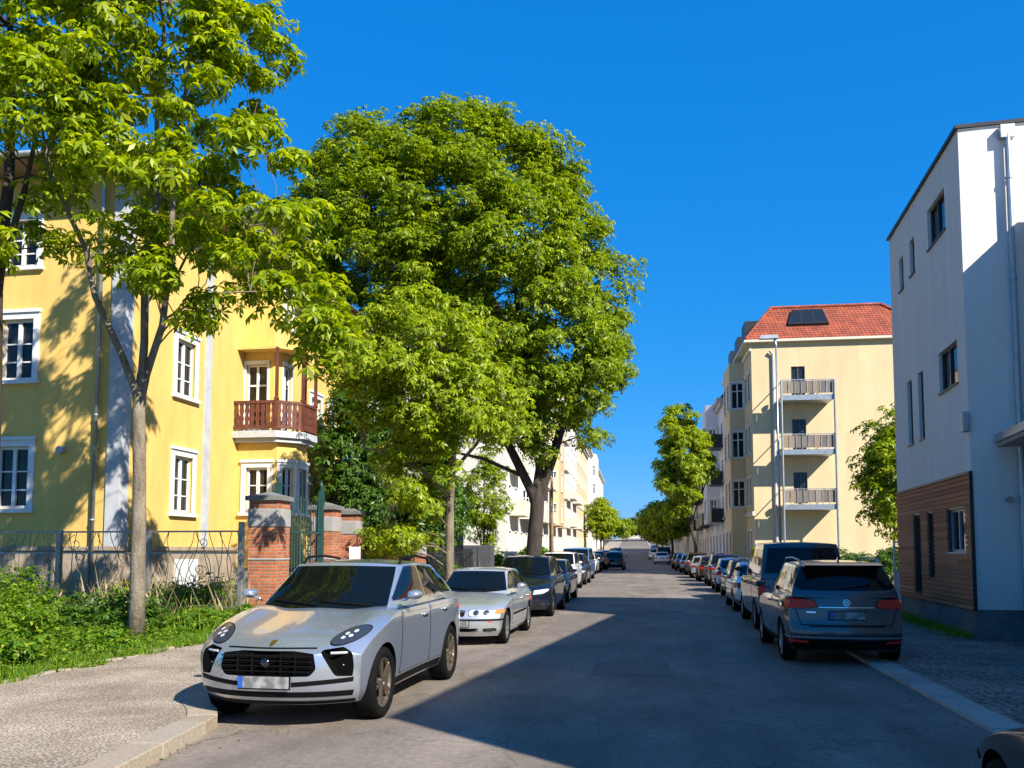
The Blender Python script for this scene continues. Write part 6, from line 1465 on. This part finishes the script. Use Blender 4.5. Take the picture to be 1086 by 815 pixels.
def van(paint_, lod=0):
    c = dict(L=4.9,W=1.90,H=1.95,wb=3.0,foh=.90,r=.335,zb=.22,tw=.22,rim=M['rim'],rstyle='five',paint=paint_,crown=.05,
      top=[(0,.86),(.12,.98),(.5,1.10),(.85,1.17),(1.5,1.19),(4.7,1.20),(4.86,1.20),(4.9,1.17)],
      nose=[(.2,.12),(.35,.02),(.6,0),(.85,.05),(1.0,.12)], tail=[(.2,.06),(.35,0),(.55,0),(.65,.03),(1.2,.05)],
      plan=[(0,.93),(.1,.985),(.2,1.0),(1,.98)], nplan=.26, tplan=.08, gb0=.78,gt0=1.65,gt1=4.62,gb1=4.85,gw=(.96,.84), rexp=1.1,
      roof=[(1.5,1.86),(2.0,1.93),(3.0,1.95),(4.3,1.94),(4.8,1.91)], mirror=M['blacktrim'])
    c['sw'] = dict(rear_base=.22, rear_top=.12, zt_off=.15)
    hl = round_poly([(.44,.74),(.78,.78),(.88,.90),(.86,.98),(.62,.92)],.04,3); tl = round_poly([(.76,.80),(.92,.80),(.92,1.30),(.80,1.24)],.03,2)
    c['decals'] = [('headlight', hl, 'F', M['lamp'], .006), ('headlight', mir(hl), 'F', M['lamp'], .006), ('grille', [round_poly([(-.42,.74),(.42,.74),(.50,.86),(-.50,.86)],.03)], 'F', M['gloss'], .005),
       ('lower_grille', [round_poly([(-.6,.34),(.6,.34),(.55,.52),(-.55,.52)],.03)], 'F', M['gloss'], .005), ('bumper', [[(-.9,.24),(.9,.24),(.9,.30),(-.9,.30)]], 'F', M['blacktrim'], .006),
       ('tail_light', tl, 'B', M['redlamp'], .010), ('tail_light', mir(tl), 'B', M['redlamp'], .010), ('rear_bumper', [[(-.86,.26),(.86,.26),(.86,.42),(-.86,.42)]], 'B', M['blacktrim'], .008)]
    c['gdecals'] = []
    c['extras'] = [plate_extra(.60, False), plate_extra(.70, True)]
    c['rearwin'] = (.78,.68,1.27,1.80); return finish(c, [2.2, 3.4])
def generic(kind, paint_, rim=None):
    k = {'suv':   dict(L=4.55,W=1.86,H=1.62,wb=2.70,foh=.88,r=.35,b=1.06,n=.80,gb0=1.25,gt0=2.0,gt1=3.75,gb1=4.40,rails=True),
         'boxy':  dict(L=4.30,W=1.82,H=1.70,wb=2.58,foh=.82,r=.35,b=1.12,n=.93,gb0=1.15,gt0=1.65,gt1=3.80,gb1=4.18,rails=True),
         'hatch': dict(L=4.15,W=1.76,H=1.46,wb=2.58,foh=.84,r=.315,b=.95,n=.68,gb0=1.12,gt0=1.95,gt1=3.35,gb1=4.02,rails=False),
         'sedan': dict(L=4.60,W=1.80,H=1.44,wb=2.75,foh=.84,r=.32,b=.93,n=.66,gb0=1.30,gt0=2.10,gt1=3.10,gb1=4.00,rails=False),
         'mpv':   dict(L=4.40,W=1.80,H=1.62,wb=2.70,foh=.86,r=.32,b=1.04,n=.78,gb0=.98,gt0=1.85,gt1=3.80,gb1=4.30,rails=False)}[kind]
    L, b_, n_, H = k['L'], k['b'], k['n'], k['H']
    c = dict(k, zb=.21, tw=.215, rim=rim or M['rim'], rstyle=random.choice(('seven','five','multi')), paint=paint_, crown=.06, hbump=.015,
      top=[(0,n_-.08),(.1,n_),(.45,n_+(b_-n_)*.38),(1.0,n_+(b_-n_)*.8),(1.3,b_),(L-.7,b_+.02),(L-.2,b_-.0),(L-.05,b_-.06),(L,b_-.16)],
      nose=[(.2,.12),(.33,.03),(.5,0),(n_-.12,.02),(n_,.08)], tail=[(.2,.12),(.35,.03),(.5,0),(.65,.02),(b_-.1,.07),(b_,.12)],
      plan=[(0,.92),(.1,.975),(.2,1.0),(.8,1.0),(.92,.965),(1,.91)], nplan=.28, tplan=.16, gw=(.92,.71 if kind != 'boxy' else .78), roof=[(k['gt0']-.1,H-.05),(k['gt0']+.3,H-.015),((k['gt0']+k['gt1'])/2,H),(k['gt1']-.1,H-.035),(k['gt1']+.3,H-.10)])
    z0 = n_-.14; hl = round_poly([(.46,z0-.06),(.72,z0-.03),(.86,z0+.05),(.84,z0+.09),(.50,z0+.05)],.03,3); tz = b_-.17
    tl = round_poly([(.48,tz-.07),(.88,tz-.07),(.90,tz+.07),(.55,tz+.06)],.03,3)
    c['decals'] = [('headlight', hl, 'F', M['lamp'], .006), ('headlight', mir(hl), 'F', M['lamp'], .006), ('grille', [round_poly([(-.36,z0-.07),(.36,z0-.07),(.42,z0+.04),(-.42,z0+.04)],.03)], 'F', M['gloss'], .005),
       ('lower_grille', [round_poly([(-.62,.28),(.62,.28),(.56,.42),(-.56,.42)],.03)], 'F', M['gloss'], .005), ('fog_lamp', both(ell(.70,.35,.06,.035)), 'F', M['lampdark'], .006),
       ('tail_light', tl, 'B', M['redlamp_dim'], .008), ('tail_light', mir(tl), 'B', M['redlamp_dim'], .008), ('rear_bumper', [[(-.80,.24),(.80,.24),(.84,.36),(-.84,.36)]], 'B', M['blacktrim'], .006)]
    c['extras'] = [plate_extra(.50, False), plate_extra(.60 if kind in ('suv','boxy','mpv') else .72, True)]
    c['rearwin'] = None; del c['rearwin']
    if kind == 'sedan': c['rexp'] = 1.0
    return finish(c, [2.58 if kind != 'mpv' else 2.4, 3.45])
_protos = {}
def place_car(key, spec, x_side, y_front_axle, facing, label, name='parked_car', side='L', lod=0, paint_=None, cat='car', group=None, z=None, yaw=0, zoff=0):
    """x_side: world x of the flank towards the road"""
    w2 = spec['W']/2 if isinstance(spec, dict) else _protos[key][0]['W']/2
    if key in _protos and not isinstance(spec, dict): spec = _protos[key][0]
    cx = x_side-w2 if side == 'L' else x_side+w2
    cy = y_front_axle + (spec['wb']/2 if facing < 0 else -spec['wb']/2)
    z_ = gz(cy) if z is None else z
    pitch = -(gz(cy+1.5)-gz(cy-1.5))/3*facing
    rz = (-pi/2 if facing < 0 else pi/2)+yaw
    if key in _protos:
        src = _protos[key][1]; root = copy_tree(src, paint_)
    else:
        root = empty(name, (0,0,0)); build_car(spec, root, lod); _protos[key] = (spec, root, spec['paint'])
    root.location = (cx, cy, z_+zoff); root.rotation_euler = (0, pitch, rz)
    tag(root, label, cat, group); return root
def copy_tree(o, paint_=None, parent=None, old=None):
    c = o.copy(); COL.objects.link(c); c.parent = parent
    if parent is None:
        for k, v in _protos.items():
            if v[1] == o: old = v[2]
    if paint_ is not None and o.type == 'MESH' and len(o.data.materials) and o.data.materials[0] == old:
        key = (o.data.name, paint_.name)
        if key not in _recol: me = o.data.copy(); me.materials[0] = paint_; _recol[key] = me
        c.data = _recol[key]
    for ch in o.children: copy_tree(ch, paint_, c, old)
    return c
_recol = {}
GL, GRT = 'cars parked along the left kerb', 'cars parked along the right kerb'
place_car('macan', macan(), -2.84, 9.03, -1, 'large silver sports utility car parked nearest on the left, black grille and bronze wheels', group=GL, yaw=R(-.8))
place_car('touring', touring(), -2.85, 16.5, -1, 'pale silver estate car with twin kidney grille behind the nearest silver one', group=GL)
place_car('suv', generic('suv', P['navy'], M['rim_dark']), -2.82, 23.5, -1, 'dark navy sports utility car third from the front in the left row', group=GL)
place_car('hatch', generic('hatch', P['blue']), -3.05, 30.0, -1, 'blue grey hatchback tucked behind the dark navy car on the left', group=GL)
place_car('boxy', generic('boxy', P['white'], M['rim_dark']), -3.62, 38.6, -1, 'boxy white off road car in the left row', group=GL)
place_car('mpv', generic('mpv', P['dgrey']), -3.75, 45.3, -1, 'grey people carrier in front of the sky blue van', group=GL)
place_car('van', van(P['vanblue']), -4.05, 51.8, -1, 'sky blue van standing above the other cars of the left row', 'parked_van', group=GL, cat='van')
far = [('hatch',P['dgrey'],-4.1,58.6,-1,'dark hatchback right behind the sky blue van'),('suv',P['white'],-4.1,64.6,-1,'white car with dark windows just beyond the sky blue van'),('hatch',P['black'],-4.2,71,-1,'black hatchback farther along the left row'),
       ('sedan',P['dgrey'],-4.3,77,-1,'dark saloon beside the black car driving away'),('mpv',P['silver2'],-4.3,84,-1,'silver people carrier in the far left row'),('hatch',P['blue'],-4.3,91,-1,'blue hatchback in the far left row'),('suv',P['silver'],-4.3,98,-1,'silver tall car in the far left row'),
       ('hatch',P['white'],-4.3,106,-1,'white hatchback near the end of the left row'),('sedan',P['black'],-4.3,114,-1,'black saloon near the end of the left row')]
place_car('sedan', generic('sedan', P['white']), 2.05, 29.3, 1, 'pale silver saloon in front of the dark grey van on the right', side='R', paint_=None, group=GRT)
for k,p,x,y,f,l in far: place_car(k, None, x+xo(y)*.6, y, f, l, paint_=p, group=GL)
place_car('wagon', wagon(), 1.87, 17.5, 1, 'grey brown estate car with red tail lights and roof rails, nearest in the right row', side='R', group=GRT, yaw=R(.3))
place_car('van', None, 2.03, 23.4, 1, 'dark grey people van standing taller behind the nearest car of the right row', 'parked_van', side='R', paint_=P['dgrey'], group=GRT, cat='van')
rt_ = [('hatch',P['black'],2.3,35.3,'black hatchback beyond the pale saloon on the right'),('hatch',P['vanblue'],2.45,41.2,'blue car in the middle of the right row'),('suv',P['dgrey'],2.6,47.4,'dark tall car in the middle of the right row'),('hatch',P['red'],2.55,53.4,'dark red car in the right row'),
       ('sedan',P['silver2'],2.55,59.8,'silver saloon in the right row before the cream house'),('mpv',P['brown'],2.55,66.2,'copper people carrier in the right row'),('hatch',P['silver'],2.5,72.2,'silver hatchback farther down the right row'),('sedan',P['dgrey'],2.4,78.8,'grey saloon at the turn of the right row'),('hatch',P['brown'],2.4,85,'copper hatchback near the tall slim tree')]
for k,p,x,y,l in rt_: place_car(k, None, x+xo(y), y, 1, l, side='R', paint_=p, group=GRT)
fr = [('suv',P['silver'],2.2,166,'silver tall car almost at the crest of the street'),('hatch',P['black'],2.2,178,'black hatchback almost at the crest of the street'),('mpv',P['white'],2.2,190,'white people carrier, last vehicle on the right'),('sedan',P['white'],1.2,104,'white saloon across the far end of the right row'),('van',P['black'],1.6,112,'black van in the far distance under the right trees'),('sedan',P['white'],2.2,122,'white saloon beyond the black van'),('suv',P['white'],1.0,131,'white tall car in the far distance'),('hatch',P['dgrey'],1.5,142,'dark hatchback among the farthest cars'),('mpv',P['silver'],1.5,152,'silver people carrier among the farthest cars')]
for k,p,x,y,l in fr: place_car(k, None, x+xo(y), y, 1, l, side='R', paint_=p, group=GRT, cat='van' if k == 'van' else 'car', name='parked_car')
for k,p,x,y,l in [('hatch',P['silver2'],-4.3,123,'silver hatchback at the far end of the left row'),('suv',P['dgrey'],-4.3,133,'dark tall car at the far end of the left row'),('mpv',P['white'],-4.3,145,'white people carrier at the far end of the left row')]: place_car(k, None, x+xo(y)*.6, y, -1, l, paint_=p, group=GL)
c = place_car('suv', None, -1.9+xo(78), 80.5, 1, 'black sports utility car driving away in the middle of the street', paint_=P['black'], name='driving_car')
c.name = 'driving_car'
# car cut by the lower right corner
place_car('sedan', None, 1.74, 5.14, 1, 'glossy black car whose front wing shows at the lower right corner', side='R', paint_=P['black'], group=GRT)
for o in [o for o in bpy.data.objects if o.parent is None and o.type == 'EMPTY' and o.name.startswith('parked_car') and o.get('category') == 'van']: o.name = 'parked_van'
